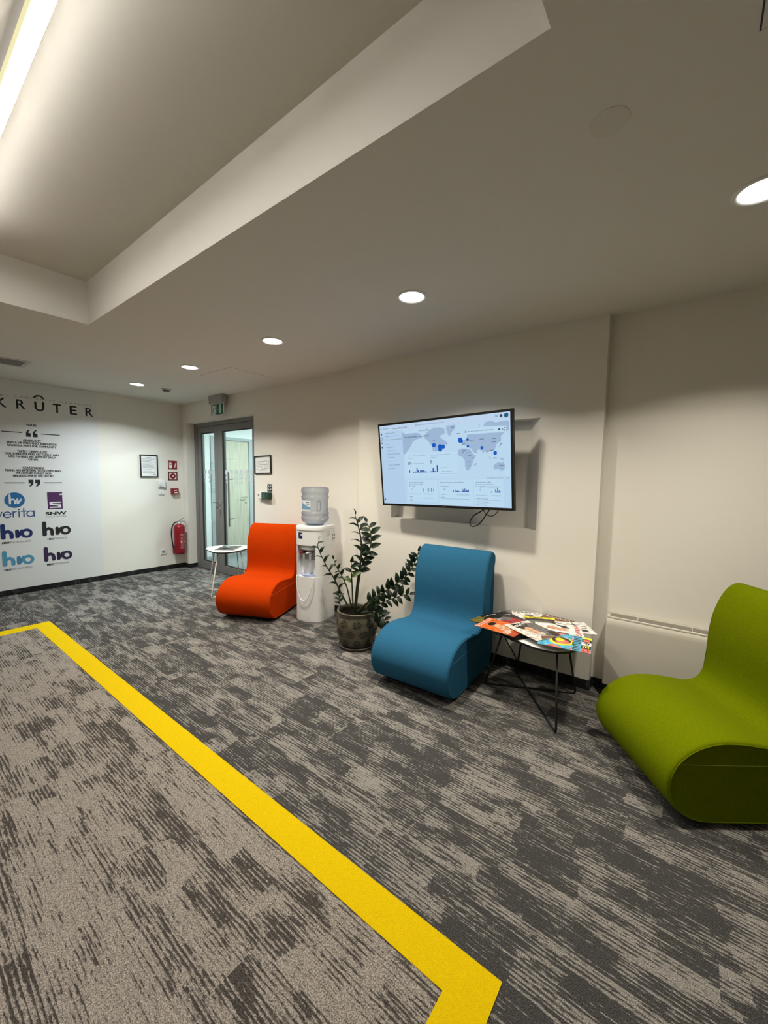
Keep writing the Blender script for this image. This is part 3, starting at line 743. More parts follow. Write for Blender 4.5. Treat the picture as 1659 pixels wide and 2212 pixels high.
for a in (1.224, 1.286):
    b0 = 1.368; obj('quotation_mark', poly(B(), EP, [(a+0.046, b0), (a, b0), (a, b0-0.044), (a+0.020, b0-0.046), (a+0.018, b0-0.060), (a, b0-0.080), (a+0.022, b0-0.080), (a+0.042, b0-0.056), (a+0.046, b0-0.036)][::-1], n), M_ink, PO, world=True)
# logo: hr disc and verita
M_lblue = plain('logo_blue', (0.012, 0.13, 0.33, 1), 0.6); M_lnavy = plain('logo_slate_blue', (0.035, 0.085, 0.22, 1), 0.6)
bm = B(); poly(bm, EP, circ(1.089, 1.127, 0.091, 48), n); lg = obj('hr_disc', bm, M_lblue, PO, world=True)
bm = B(); q = 0.0016
stroke(bm, EP, [(1.046, 1.185), (1.046, 1.088)], 0.019, q); stroke(bm, EP, [(1.046, 1.115), (1.058, 1.136), (1.076, 1.138), (1.090, 1.122), (1.090, 1.088)], 0.018, q+0.0002)
stroke(bm, EP, [(1.112, 1.137), (1.112, 1.088)], 0.018, q); stroke(bm, EP, [(1.116, 1.088), (1.146, 1.134)], 0.018, q+0.0002)
obj('hr_letters', bm, plain('logo_white', (0.72, 0.74, 0.76, 1), 0.6), PO, world=True)
bm = B()
v0 = 0.924
def arc(a, b, r, t0, t1, k=12): return [(a+r*math.cos(math.radians(t0+(t1-t0)*i/k)), b+r*math.sin(math.radians(t0+(t1-t0)*i/k))) for i in range(k+1)]
wd = 0.012
stroke(bm, EP, [(0.926, v0+0.066), (0.948, v0+0.004), (0.970, v0+0.066)], wd, n)
stroke(bm, EP, [(0.984, v0+0.034)]+arc(1.017, v0+0.034, 0.033, 0, 325, 20), wd, n)
stroke(bm, EP, [(1.068, v0+0.068), (1.068, v0+0.002)], wd, n); stroke(bm, EP, arc(1.096, v0+0.038, 0.028, 180, 90, 6), wd, n+0.0002)
stroke(bm, EP, [(1.120, v0+0.068), (1.120, v0+0.002)], wd, n)
stroke(bm, EP, [(1.164, v0+0.100), (1.164, v0+0.002)], wd, n); stroke(bm, EP, [(1.142, v0+0.068), (1.188, v0+0.068)], wd, n+0.0002)
annulus(bm, EP, 1.224, v0+0.034, 0.027, 0.039, n); stroke(bm, EP, [(1.258, v0+0.068), (1.258, v0+0.002)], wd, n+0.0002)
obj('verita_lettering', bm, M_lnavy, PO, world=True)
obj('letter_dot', poly(B(), EP, circ(1.120, v0+0.090, 0.008, 12), n), M_ink, PO, world=True)
# logo: SNW
M_plum = plain('logo_plum', (0.065, 0.012, 0.085, 1), 0.6)
obj('snw_square', poly(B(), EP, [(1.392, 1.002), (1.542, 1.002), (1.542, 1.176), (1.515, 1.176), (1.515, 1.194), (1.542, 1.194), (1.542, 1.213), (1.392, 1.213)], n), M_plum, PO, world=True)
bm = B()
poly(bm, EP, [(1.411, 1.094), (1.525, 1.094), (1.525, 1.078), (1.440, 1.078), (1.440, 1.066), (1.525, 1.056), (1.525, 1.016), (1.411, 1.016), (1.411, 1.032), (1.496, 1.032), (1.496, 1.042), (1.411, 1.054)][::-1], n+0.0005)
obj('snw_letter', bm, M_paper, PO, world=True)
bm = B(); text(bm, EP, 'SNW', 1.368, 0.930, 0.040, width=0.206, fat=0.10, n0=n); obj('snw_lettering', bm, M_ink, PO, world=True)
bm = B(); text(bm, EP, 'OUTSOURCING', 1.364, 0.900, 0.018, width=0.206, spacing=1.4, n0=n); obj('outsourcing_lettering', bm, plain('grey_ink', None), PO, world=True)
# the four hro logos
def hro(a, b, col, mat2, sub, suba, subw, subcol):
    """a, b = left edge and baseline"""
    bm = B(); wd = 0.043; n0 = n
    stroke(bm, EP, [(a+0.022, b+0.165), (a+0.022, b+0.022)], wd, n0)
    stroke(bm, EP, [(a+0.022, b+0.060), (a+0.040, b+0.088), (a+0.066, b+0.094), (a+0.090, b+0.078), (a+0.096, b+0.050), (a+0.096, b+0.022)], 0.038, n0+0.0002)
    o = obj('hro_mark', bm, col, PO, world=True)
    bm = B()
    stroke(bm, EP, [(a+0.146, b+0.092), (a+0.146, b+0.024)], 0.036, n0+0.0001)
    stroke(bm, EP, [(a+0.148, b+0.024), (a+0.192, b+0.090)], 0.036, n0+0.0003)
    obj('hro_mark', bm, mat2, PO, world=True)
    bm = B(); annulus(bm, EP, a+0.232, b+0.057, 0.026, 0.056, n0+0.0005, 36); obj('hro_mark', bm, col, PO, world=True)
    bm = B(); text(bm, EP, 'HRO', a+suba, b-0.050, 0.024, width=0.062, fat=0.085, n0=n); obj('hro_caption_bold', bm, subcol, PO, world=True)
    bm = B(); text(bm, EP, sub, a+suba+0.067, b-0.050, 0.024, width=subw, bold=-0.008, n0=n); obj('hro_caption', bm, plain('caption_grey', (0.13, 0.135, 0.14, 1), 0.7), PO, world=True)
hro(0.946, 0.668, plain('hro_navy', (0.006, 0.020, 0.13, 1), 0.6), plain('hro_navy_dark', (0.004, 0.012, 0.085, 1), 0.6), 'TECHNOLOGY', 0.010, 0.193, M_ink)
hro(1.325, 0.668, plain('hro_black', (0.012, 0.015, 0.017, 1), 0.6), plain('hro_black_dark', (0.007, 0.008, 0.009, 1), 0.6), 'FINANCE', 0.048, 0.125, M_ink)
hro(0.946, 0.348, plain('hro_sky', (0.085, 0.31, 0.48, 1), 0.6), plain('hro_sky_dark', (0.055, 0.23, 0.40, 1), 0.6), 'RECRUITMENT', 0.014, 0.188, plain('slate_ink', (0.06, 0.09, 0.14, 1), 0.7))
hro(1.326, 0.348, plain('hro_plum', (0.030, 0.013, 0.055, 1), 0.6), plain('hro_plum_dark', (0.018, 0.008, 0.035, 1), 0.6), 'PERSONNEL', 0.028, 0.160, M_ink)

# ================================================================== TELEVISION
s = 0.705
u = Vector((0.9992, -0.0335, 0.019)).normalized()
v = Vector((-0.030, -0.096, 0.994)); v = (v - u*v.dot(u)).normalized()
nrm = u.cross(v)                         # out of the screen, towards the room
cT = Vector((-2.295*s, 3.967*s, 0.168*s+EYE))
M4 = Matrix(((u.x, -nrm.x, v.x, cT.x), (u.y, -nrm.y, v.y, cT.y), (u.z, -nrm.z, v.z, cT.z), (0, 0, 0, 1)))  # local x right, -y out, z up
TV = thing('television', 'black flat television showing a world map dashboard, tilted on the pillar', 'television', mat4=M4)
TWd, THt = 1.205, 0.708
SW0, SW1, SH0, SH1 = -TWd/2+0.0145, TWd/2-0.0165, -THt/2+0.0185, THt/2-0.0175
bm = B()
box(bm, -TWd/2, SW0, -0.004, 0.030, -THt/2, THt/2); box(bm, SW1, TWd/2, -0.004, 0.030, -THt/2, THt/2)
box(bm, SW0, SW1, -0.004, 0.030, -THt/2, SH0); box(bm, SW0, SW1, -0.004, 0.030, SH1, THt/2)
obj('bezel', bm, plain('tv_black', (0.005, 0.005, 0.005, 1), 0.3), TV)
obj('back_housing', bx(-TWd/2+0.03, TWd/2-0.03, 0.031, 0.070, -THt/2+0.05, THt/2-0.08, bev=0.01), M_black, TV)
bm = B(); box(bm, -0.20, 0.20, 0.071, 0.085, -0.20, 0.20); tube(bm, [(0.02, 0.085, 0.0), (0.12, 0.17, 0.0), (0.0, 0.245, 0.0)], 0.022, 8)
obj('wall_mount', bm, M_blackm, TV)
SE = 0.90
def scr(name, r, g, b_, k=1.0): return emit('screen_'+name, srgb(r, g, b_), SE*k, name in ('page', 'sea', 'panel'))
E_bg = scr('page', 190, 220, 247); E_side = scr('panel', 186, 214, 243); E_top = scr('bar', 196, 220, 246); E_map = scr('sea', 193, 223, 247); E_land = scr('land', 163, 189, 220)
E_card = scr('card', 196, 227, 250); E_dot = scr('dot', 8, 92, 200); E_bar = scr('graph', 16, 62, 160); E_txt = scr('text', 42, 58, 82); E_soft = scr('soft_text', 92, 112, 142); E_link = scr('link', 60, 90, 190); E_line = scr('rule', 130, 155, 190); E_teal = scr('teal', 12, 92, 130)
screen = obj('screen', bx(SW0, SW1, -0.0005, 0.004, SH0, SH1), E_bg, TV)
SP = Plane((SW0, -0.0006, SH0), (SW1-SW0, 0, 0), (0, 0, SH1-SH0)); SP.n = Vector((0, -1, 0))
ASP = (SW1-SW0)/(SH1-SH0)
class SPL:
    """screen plane with square units: a in 0..ASP, b in 0..1"""
    o = SP
    n = Vector((0, -1, 0))
    def p(s, a, b, n=0.0): return Vector((SW0+a*(SH1-SH0), -0.0006-n, SH0+b*(SH1-SH0)))
sp = SPL()
def uvp(pts): return [(a*ASP, b) for a, b in pts]
def up_(bm, pts, n0, mi=0): return poly(bm, sp, uvp(pts), n0, 0, mi)
def ur(a0, a1, b0, b1): return [(a0, b0), (a1, b0), (a1, b1), (a0, b1)]
d = 0.00012
bm = B(); up_(bm, ur(0.0, 0.205, 0.0, 0.925), d); obj('side_panel_image', bm, E_side, screen)
bm = B(); up_(bm, ur(0.0, 1.0, 0.925, 1.0), d*1.2); obj('top_bar_image', bm, E_top, screen)
bm = B(); up_(bm, ur(0.205, 1.0, 0.321, 0.925), d*1.4); obj('sea_image', bm, E_map, screen)
LAND = [[(0.206, 0.892), (0.304, 0.89), (0.359, 0.856), (0.375, 0.807), (0.327, 0.8), (0.296, 0.77), (0.261, 0.691), (0.216, 0.619), (0.206, 0.641)],
 [(0.385, 0.825), (0.435, 0.897), (0.508, 0.915), (0.55, 0.898), (0.556, 0.841), (0.511, 0.809), (0.543, 0.766), (0.568, 0.737), (0.575, 0.717), (0.549, 0.701), (0.537, 0.651), (0.493, 0.639), (0.457, 0.642), (0.451, 0.698), (0.427, 0.754), (0.402, 0.79)],
 [(0.568, 0.921), (0.635, 0.923), (0.633, 0.885), (0.607, 0.846), (0.592, 0.798), (0.576, 0.825), (0.566, 0.877)],
 [(0.673, 0.687), (0.675, 0.724), (0.708, 0.757), (0.718, 0.805), (0.795, 0.8), (0.87, 0.801), (0.941, 0.796), (0.969, 0.804), (0.939, 0.756), (0.941, 0.704), (0.923, 0.695), (0.909, 0.673), (0.9, 0.627), (0.877, 0.606), (0.871, 0.618), (0.847, 0.585), (0.834, 0.622), (0.825, 0.587), (0.815, 0.612), (0.789, 0.638), (0.781, 0.615), (0.757, 0.605), (0.743, 0.649), (0.728, 0.657), (0.713, 0.683), (0.69, 0.692)],
 [(0.828, 0.878), (0.837, 0.912), (0.859, 0.923), (0.888, 0.92), (0.909, 0.902), (0.944, 0.91), (0.979, 0.915), (0.992, 0.896), (0.989, 0.812), (0.972, 0.803), (0.974, 0.86)],
 [(0.651, 0.64), (0.672, 0.656), (0.712, 0.652), (0.735, 0.638), (0.756, 0.58), (0.775, 0.567), (0.754, 0.519), (0.744, 0.47), (0.726, 0.421), (0.706, 0.409), (0.695, 0.447), (0.694, 0.523), (0.676, 0.562), (0.652, 0.576), (0.646, 0.615)],
 [(0.887, 0.45), (0.902, 0.473), (0.924, 0.49), (0.938, 0.477), (0.949, 0.494), (0.961, 0.458), (0.957, 0.411), (0.939, 0.394), (0.922, 0.419), (0.893, 0.414)],
 [(0.764, 0.494), (0.775, 0.468), (0.755, 0.457)], [(0.857, 0.554), (0.868, 0.547), (0.876, 0.52), (0.869, 0.523)], [(0.882, 0.534), (0.904, 0.544), (0.896, 0.519)], [(0.93, 0.671), (0.944, 0.687), (0.938, 0.658), (0.925, 0.648)], [(0.922, 0.528), (0.96, 0.519), (0.946, 0.506)],
 [(0.40, 0.905), (0.43, 0.918), (0.425, 0.90)], [(0.455, 0.91), (0.48, 0.922), (0.475, 0.90)], [(0.795, 0.868), (0.80, 0.905), (0.806, 0.91), (0.802, 0.87)]]
bm = B()
for i, p in enumerate(LAND): up_(bm, p, d*2+i*1e-6)
obj('land_image', bm, E_land, screen)
bm = B()
for i, (a, b_, r) in enumerate(((0.466, 0.713, 0.0148), (0.513, 0.692, 0.0157), (0.538, 0.689, 0.0139), (0.514, 0.662, 0.0157), (0.666, 0.748, 0.0174), (0.674, 0.737, 0.0122), (0.718, 0.748, 0.0087), (0.719, 0.675, 0.0087), (0.815, 0.649, 0.0104), (0.901, 0.587, 0.0122))):
    poly(bm, sp, circ(a*ASP, b_, r*ASP, 20), d*3+i*2e-6)
obj('map_dot_image', bm, E_dot, screen)
bm = B()
for i, p in enumerate((ur(0.231, 0.638, 0.348, 0.632), ur(0.230, 0.480, 0.040, 0.302), ur(0.492, 0.744, 0.012, 0.305), ur(0.753, 0.948, 0.010, 0.310), ur(0.698, 0.967, 0.806, 0.860), ur(0.965, 0.987, 0.348, 0.432), ur(0.225, 0.338, 0.876, 0.903))): up_(bm, p, d*4)
up_(bm, ur(0.508, 0.644, 0.375, 0.470), d*5)
obj('card_image', bm, E_card, screen)
bm = B()
for p in (ur(0.508, 0.644, 0.374, 0.376), ur(0.244, 0.44, 0.080, 0.083), ur(0.244, 0.27, 0.043, 0.046), ur(0.504, 0.72, 0.080, 0.083), ur(0.767, 0.93, 0.075, 0.077), ur(0.767, 0.93, 0.040, 0.042)): up_(bm, p, d*6)
obj('rule_image', bm, E_line, screen)
bm = B()
hts = [(0.250, 0.030), (0.283, 0.012), (0.294, 0.012), (0.304, 0.014), (0.314, 0.058), (0.324, 0.030), (0.334, 0.012), (0.344, 0.028), (0.354, 0.028), (0.364, 0.028), (0.374, 0.030), (0.384, 0.012), (0.394, 0.012), (0.428, 0.012), (0.438, 0.014), (0.448, 0.048), (0.458, 0.014), (0.468, 0.014), (0.481, 0.082)]
for a, h in hts: up_(bm, ur(a, a+0.0085, 0.396, 0.396+h), d*6)
for a, h in ((0.362, 0.04), (0.400, 0.04), (0.408, 0.04), (0.428, 0.04), (0.433, 0.04), (0.446, 0.035)): up_(bm, ur(a, a+0.003, 0.162, 0.162+h), d*6)
for k, h in enumerate((0.02, 0, 0.008, 0.03, 0.012, 0.020, 0.012, 0.008, 0, 0.008, 0.010, 0.034, 0.012, 0.040, 0.012, 0.028, 0.018, 0.030)):
    if h: up_(bm, ur(0.600+k*0.0065, 0.6055+k*0.0065, 0.163, 0.163+h), d*6)
for a, h in ((0.862, 0.012), (0.870, 0.014), (0.895, 0.038), (0.902, 0.016), (0.909, 0.050), (0.915, 0.018), (0.921, 0.030), (0.926, 0.016)): up_(bm, ur(a, a+0.004, 0.162, 0.162+h), d*6)
obj('bar_chart_image', bm, E_bar, screen)
bm = B()
def tt(s, a, b_, h, wd=None, **k): text(bm, sp, s, a*ASP, b_-h*0.4, h, width=(wd*ASP if wd else None), n0=d*7, **k)
tt('Disruption Banking GA4', 0.114, 0.955, 0.020, 0.135)
tt('Przegląd w czasie rzeczywistym', 0.226, 0.832, 0.020, 0.205)
tt('Wyświetl podsumowanie użytkownika', 0.720, 0.834, 0.013, 0.170)
tt('38', 0.242, 0.510, 0.036, 0.024); tt('8', 0.432, 0.517, 0.036, 0.014)
tt('Nr 1  google', 0.243, 0.228, 0.014, 0.055); tt('5', 0.265, 0.190, 0.018)
tt('Nr 1  All Users', 0.503, 0.227, 0.014, 0.065); tt('38', 0.528, 0.190, 0.018)
tt('Nr 1  CLARITY Act Update: Where...', 0.766, 0.226, 0.015, 0.165); tt('15', 0.789, 0.190, 0.018)
tt('google', 0.244, 0.098, 0.012, 0.024); tt('(direct)', 0.244, 0.060, 0.012, 0.026); tt('All Users', 0.504, 0.098, 0.012, 0.034)
tt('CLARITY Act Updat...', 0.767, 0.092, 0.012, 0.085); tt('Tether Sheet Banking...', 0.767, 0.057, 0.012, 0.088); tt('Disruption Banking -', 0.767, 0.022, 0.012, 0.075)
tt('Aktywni użytkownicy według:', 0.244, 0.276, 0.012, 0.125); tt('Nowy użytkownik - źródło', 0.244, 0.252, 0.012, 0.115)
tt('Aktywni użytkownicy według: Odbiorcy', 0.503, 0.275, 0.012, 0.185); tt('Wyświetlenia według:', 0.766, 0.275, 0.013, 0.105); tt('Tytuł strony i nazwa ekranu', 0.766, 0.251, 0.012, 0.125)
tt('Porównaj', 0.350, 0.893, 0.012, 0.07); tt('+', 0.974, 0.414, 0.018, align='C')
for b_, s_, a in ((0.902, 'Przegląd raportów', 0.047), (0.822, 'Strony w czasie rzeczywistym', 0.049), (0.723, 'Pozyskanie', 0.060), (0.680, 'Zaangażowanie', 0.060), (0.639, 'Generowanie przychodu', 0.060), (0.595, 'Utrzymanie', 0.064), (0.500, 'Atrybuty użytkownika', 0.062), (0.456, 'Technologia', 0.062)):
    tt(s_, a, b_, 0.012, 0.0052*len(s_)+0.005)
obj('screen_text', bm, E_txt, screen)
bm = B()
tt('Analytics', 0.034, 0.962, 0.018, 0.050); tt('Spróbuj wyszukać "śledzenie użytkowników"', 0.337, 0.965, 0.014, 0.215)
tt('AKTYWNI UŻYTKOWNICY W OSTATNICH', 0.243, 0.598, 0.010, 0.150); tt('30 MINUTACH', 0.243, 0.570, 0.010, 0.050); tt('AKTYWNI UŻYTKOWNICY W OSTATNICH', 0.432, 0.598, 0.010, 0.155); tt('5 MINUTACH', 0.432, 0.570, 0.010, 0.050)
tt('UŻYTKOWNICY NA MINUTĘ', 0.268, 0.505, 0.010, 0.112)
tt('NOWY UŻYTKOWNIK - ŹR', 0.243, 0.131, 0.010, 0.105); tt('AKTYWNI UŻYTKOWN', 0.366, 0.131, 0.010, 0.082); tt('ODBIORCY', 0.504, 0.131, 0.010, 0.045); tt('AKTYWNI UŻYTKOWN', 0.628, 0.131, 0.010, 0.088); tt('TYTUŁ STRONY I N...', 0.767, 0.128, 0.010, 0.082); tt('WYŚWIETLENIA', 0.870, 0.128, 0.010, 0.068)
tt('Cykl życia', 0.048, 0.763, 0.010, 0.034); tt('Użytkownik', 0.055, 0.542, 0.010, 0.040)
tt('Porównanie', 0.520, 0.448, 0.010, 0.040); tt('Aktywni użytkownicy', 0.520, 0.405, 0.011, 0.075)
tt('Skróty klawiszowe', 0.842, 0.322, 0.010, 0.058); tt('Dane mapy', 0.908, 0.322, 0.010, 0.040); tt('Warunki', 0.965, 0.322, 0.010, 0.026)
random.seed(5)
for a, b_ in ((0.455, 0.76), (0.60, 0.895), (0.64, 0.82), (0.80, 0.74), (0.885, 0.735), (0.88, 0.70), (0.935, 0.675), (0.68, 0.70), (0.73, 0.735), (0.68, 0.63), (0.70, 0.60), (0.675, 0.61), (0.72, 0.57), (0.71, 0.50), (0.715, 0.455), (0.74, 0.54), (0.77, 0.475), (0.765, 0.60), (0.84, 0.61), (0.865, 0.615), (0.89, 0.53), (0.94, 0.525), (0.925, 0.45), (0.30, 0.83)):
    poly(bm, sp, uvp(ur(a, a+random.uniform(0.012, 0.03), b_, b_+0.006)), d*7)
obj('soft_text_image', bm, E_soft, screen)
bm = B(); tt('Przegląd w czasie rzeczywistym', 0.047, 0.864, 0.012, 0.120); obj('link_text', bm, E_link, screen)
bm = B()
for a in (0.907, 0.915):
    for b_ in (0.957, 0.971): poly(bm, sp, uvp(ur(a, a+0.005, b_, b_+0.008)), d*7)
poly(bm, sp, circ(0.943*ASP, 0.966, 0.016, 18), d*7)
for b_ in (0.894, 0.784, 0.727, 0.051): poly(bm, sp, circ(0.015*ASP, b_, 0.010, 10), d*7)
annulus(bm, sp, 0.016*ASP, 0.839, 0.012, 0.019, d*7)
for a, b_ in ((0.948, 0.829), (0.962, 0.840), (0.962, 0.818)): poly(bm, sp, circ(a*ASP, b_, 0.006, 8), d*7)
stroke(bm, sp, [(0.962*ASP, 0.840), (0.948*ASP, 0.829), (0.962*ASP, 0.818)], 0.004, d*7.2)
poly(bm, sp, uvp(ur(0.924, 0.936, 0.820, 0.838)), d*7)
stroke(bm, sp, [(0.702*ASP, 0.825), (0.712*ASP, 0.845)], 0.004, d*7); stroke(bm, sp, [(0.702*ASP, 0.845), (0.712*ASP, 0.825)], 0.004, d*7.2)
annulus(bm, sp, 0.326*ASP, 0.968, 0.007, 0.010, d*7); stroke(bm, sp, [(0.329*ASP, 0.961), (0.333*ASP, 0.952)], 0.004, d*7)
obj('icon_image', bm, E_txt, screen)
bm = B(); poly(bm, sp, circ(0.975*ASP, 0.966, 0.024, 20), d*7); obj('account_icon_image', bm, E_teal, screen)
bm = B(); poly(bm, sp, uvp([(0.009, 0.955), (0.013, 0.955), (0.013, 0.968), (0.009, 0.968)]), d*7); poly(bm, sp, uvp([(0.015, 0.955), (0.019, 0.955), (0.019, 0.980), (0.015, 0.980)]), d*7)
obj('logo_image', bm, E_soft, screen)
text_bm = B(); stroke(text_bm, Plane((0.03, -0.0042, -THt/2+0.008), (1, 0, 0), (0, 0, 1)), [(-0.016, 0), (0.016, 0)], 0.004, 0.0002)
obj('badge', text_bm, plain('badge_grey', (0.10, 0.10, 0.10, 1), 0.5), TV)
M_cable = plain('black_cable', (0.008, 0.008, 0.008, 1), 0.5)
zb = -THt/2
def tvc(pts, r): return tube(B(), spline([Vector(p)+Vector((0.17, 0, 0)) for p in pts], 8), r, 8)
obj('cable', tvc([(0.20, 0.045, zb+0.06), (0.17, 0.045, zb-0.01), (0.09, 0.05, zb-0.06), (0.055, 0.05, zb-0.115), (0.075, 0.05, zb-0.145), (0.13, 0.05, zb-0.125), (0.19, 0.045, zb-0.055), (0.225, 0.045, zb+0.0), (0.225, 0.045, zb+0.06)], 0.0045), M_cable, TV, smooth=True)
obj('cable', tvc([(0.165, 0.05, zb+0.06), (0.17, 0.05, zb-0.0), (0.195, 0.05, zb-0.045), (0.24, 0.05, zb-0.055), (0.285, 0.05, zb-0.02), (0.30, 0.05, zb+0.06)], 0.003), M_cable, TV, smooth=True)

# ================================================================== CHAIRS
PROF = [(0.150, 0.022), (0.062, 0.062), (0.016, 0.122), (0.0, 0.190), (0.012, 0.252), (0.046, 0.306), (0.104, 0.352), (0.190, 0.382), (0.290, 0.385), (0.400, 0.370),
        (0.480, 0.360), (0.537, 0.374), (0.570, 0.418), (0.583, 0.485), (0.585, 0.560), (0.588, 0.640), (0.603, 0.735), (0.636, 0.825), (0.674, 0.882), (0.716, 0.907), (0.755, 0.903),
        (0.786, 0.880), (0.797, 0.842), (0.786, 0.790), (0.755, 0.730), (0.726, 0.660), (0.716, 0.590), (0.724, 0.520), (0.748, 0.450), (0.776, 0.370), (0.790, 0.280), (0.790, 0.180), (0.776, 0.090), (0.740, 0.036), (0.680, 0.022), (0.5, 0.020), (0.3, 0.020)]
def chair_profile():
    p = spline([Vector((a, b, 0)) for a, b in PROF], 4, True)
    return [(q.x, max(q.y, 0.020)) for q in p]
def offset_profile(P, dlt):
    n = len(P); out = []
    for i in range(n):
        a, c = Vector(P[i-1]), Vector(P[(i+1) % n])
        t_ = (c-a).normalized(); nn = Vector((t_.y, -t_.x))
        out.append((P[i][0]+nn.x*dlt, P[i][1]+nn.y*dlt))
    return out
def make_chair(name, label, col, th, u0, wc, W=0.59):
    th = math.radians(th)
    loc = (u0*math.sin(th)+wc*math.cos(th), u0*math.cos(th)-wc*math.sin(th), 0)
    t = thing(name, label, 'chair', loc, -th, 'wave-shaped upholstered lounge chairs')
    P = chair_profile()
    # orientation of the outline decides the sign of the inset
    area = sum(P[i-1][0]*P[i][1]-P[i][0]*P[i-1][1] for i in range(len(P)))
    sg = -1 if area > 0 else 1
    fab = plain(name+'_felt', col, 0.95, spec=0.04, bump=0.4, bscale=340, sheen=0.0, var=0.24)
    bm = B(); secs = []
    for x, ins in ((-W/2, 0.013), (-W/2+0.003, 0.006), (-W/2+0.009, 0.0015), (-W/2+0.02, 0.0), (-W/6, 0), (W/6, 0), (W/2-0.02, 0.0), (W/2-0.009, 0.0015), (W/2-0.003, 0.006), (W/2, 0.013)):
        Q = offset_profile(P, sg*ins) if ins else P
        secs.append([bm.verts.new((x, a, b)) for a, b in Q])
    n = len(P)
    for s0, s1 in zip(secs, secs[1:]):
        for j in range(n): bm.faces.new((s0[j], s0[(j+1) % n], s1[(j+1) % n], s1[j]))
    bmesh.ops.recalc_face_normals(bm, faces=bm.faces[:])
    if sum(f.normal.z for f in bm.faces if f.calc_center_median().z > 0.8) < 0: bmesh.ops.reverse_faces(bm, faces=bm.faces[:])
    obj('upholstery', bm, fab, t, smooth=True)
    Q = offset_profile(P, sg*0.0125)
    seam = plain(name+'_seam', tuple(min(1, c*1.6+0.01) for c in col[:3])+(1,), 0.8)
    for sx in (-1, 1):
        bm = B(); pts = [bm.verts.new((sx*W/2, a, b)) for a, b in Q]; pin = [bm.verts.new((sx*(W/2-0.01), a, b)) for a, b in Q]
        f = bm.faces.new(pts if sx > 0 else pts[::-1]); bmesh.ops.triangulate(bm, faces=[f])
        for j in range(n): bm.faces.new((pts[j], pts[(j+1) % n], pin[(j+1) % n], pin[j]))
        bmesh.ops.recalc_face_normals(bm, faces=bm.faces[:])
        sp_ = obj('side_panel', bm, fab, t)
        obj('piping', tube(B(), [(sx*(W/2+0.0002), a, b) for a, b in offset_profile(P, sg*0.0115)], 0.0022, 6, closed=True), fab, sp_, smooth=True)
        obj('seam', tube(B(), [(sx*(W/2+0.0005), 0.036, 0.283), (sx*(W/2+0.0005), 0.40, 0.283), (sx*(W/2+0.0005), 0.772, 0.283)], 0.0016, 6), seam, sp_)
    obj('plinth', bx(-W/2+0.03, W/2-0.03, 0.15, 0.70, 0.0, 0.022), M_black, t)
    return t
make_chair('orange_lounge_chair', 'orange felt wave-shaped lounge chair beside the water dispenser', (0.48, 0.040, 0.001, 1), -25.0, 3.47, -2.205)
make_chair('blue_lounge_chair', 'blue felt wave-shaped lounge chair under the television', (0.024, 0.112, 0.205, 1), -2.7, 2.185, -1.335)
make_chair('green_lounge_chair', 'lime green felt wave-shaped lounge chair in front of the radiator', (0.125, 0.160, 0.0008, 1), 52.88, 1.178, -1.881)

# ================================================================== WATER DISPENSER AND BOTTLE
WD = thing('water_dispenser', 'white floor-standing water dispenser between the orange chair and the plant', 'water dispenser', (-3.015, 2.760, 0), math.radians(13))
M_wd = plain('dispenser_white', (0.82, 0.82, 0.81, 1), 0.35, spec=0.5)
M_wdg = plain('dispenser_grey', (0.50, 0.50, 0.485, 1), 0.4)
def dshape(w_, d0, d1, bulge, k=14, r=0.03):
    """D outline: flat back at +d1, bowed front at -d0"""
    out = []; f = lambda a: -d0-bulge*(1-(2*a/w_)**2); c = 0.045 if w_ > 0.22 else 0.004
    P0, P1, P2 = (w_/2-c, f(w_/2-c)), (w_/2-0.004, f(w_/2)-0.002), (w_/2, -d0+c*1.1)
    cor = [((1-q)**2*P0[0]+2*q*(1-q)*P1[0]+q*q*P2[0], (1-q)**2*P0[1]+2*q*(1-q)*P1[1]+q*q*P2[1]) for q in [i/6 for i in range(7)]]
    out += [(-x, y) for x, y in cor[::-1]]
    for i in range(1, k):
        a = -(w_/2-c) + 2*(w_/2-c)*i/k
        out.append((a, f(a)))
    out += cor
    out += [(w_/2, d1-r), (w_/2-r*0.3, d1-r*0.3), (w_/2-r, d1), (-w_/2+r, d1), (-w_/2+r*0.3, d1-r*0.3), (-w_/2, d1-r)]
    return out
HW = Plane((0, 0, 0), (1, 0, 0), (0, 1, 0))
def loftz(bm, secs, cap=True):
    rs = [[bm.verts.new((a, b, z)) for a, b in P] for P, z in secs]
    k = len(rs[0])
    for a, c in zip(rs, rs[1:]):
        for j in range(k): bm.faces.new((a[j], a[(j+1) % k], c[(j+1) % k], c[j]))
    if cap: bm.faces.new(rs[0][::-1]); bm.faces.new(rs[-1])
    return bm
D1 = dshape(0.305, 0.115, 0.165, 0.048); D0 = dshape(0.295, 0.110, 0.160, 0.048); D2 = dshape(0.312, 0.118, 0.168, 0.050)
# body with a tall tap recess: lower drum, upper drum, and side cheeks beside the recess
RZ0, RZ1, RW = 0.47, 0.78, 0.105
obj('body_lower', loftz(B(), [(D1, 0.022), (D1, RZ0)]), M_wd, WD, auto=35)
obj('body_upper', loftz(B(), [(D1, RZ1), (D1, 0.93)]), M_wd, WD, auto=35)
bm = B()
for sx in (-1, 1):
    pts = [(sx*a, b) for a, b in [(RW, -0.115-0.048*(1-(RW/0.1525)**2)), (0.1180, -0.1295), (0.1310, -0.1180), (0.1410, -0.1030), (0.1490, -0.0830), (0.1525, -0.0655), (0.1525, 0.135), (0.1225, 0.165), (RW, 0.165)]]
    if sx > 0: pts = pts[::1]
    loftz(bm, [(pts, RZ0), (pts, RZ1)])
box(bm, -RW, RW, -0.075, 0.165, RZ0, RZ1)
bmesh.ops.recalc_face_normals(bm, faces=bm.faces[:])
obj('tap_recess', bm, M_wd, WD)
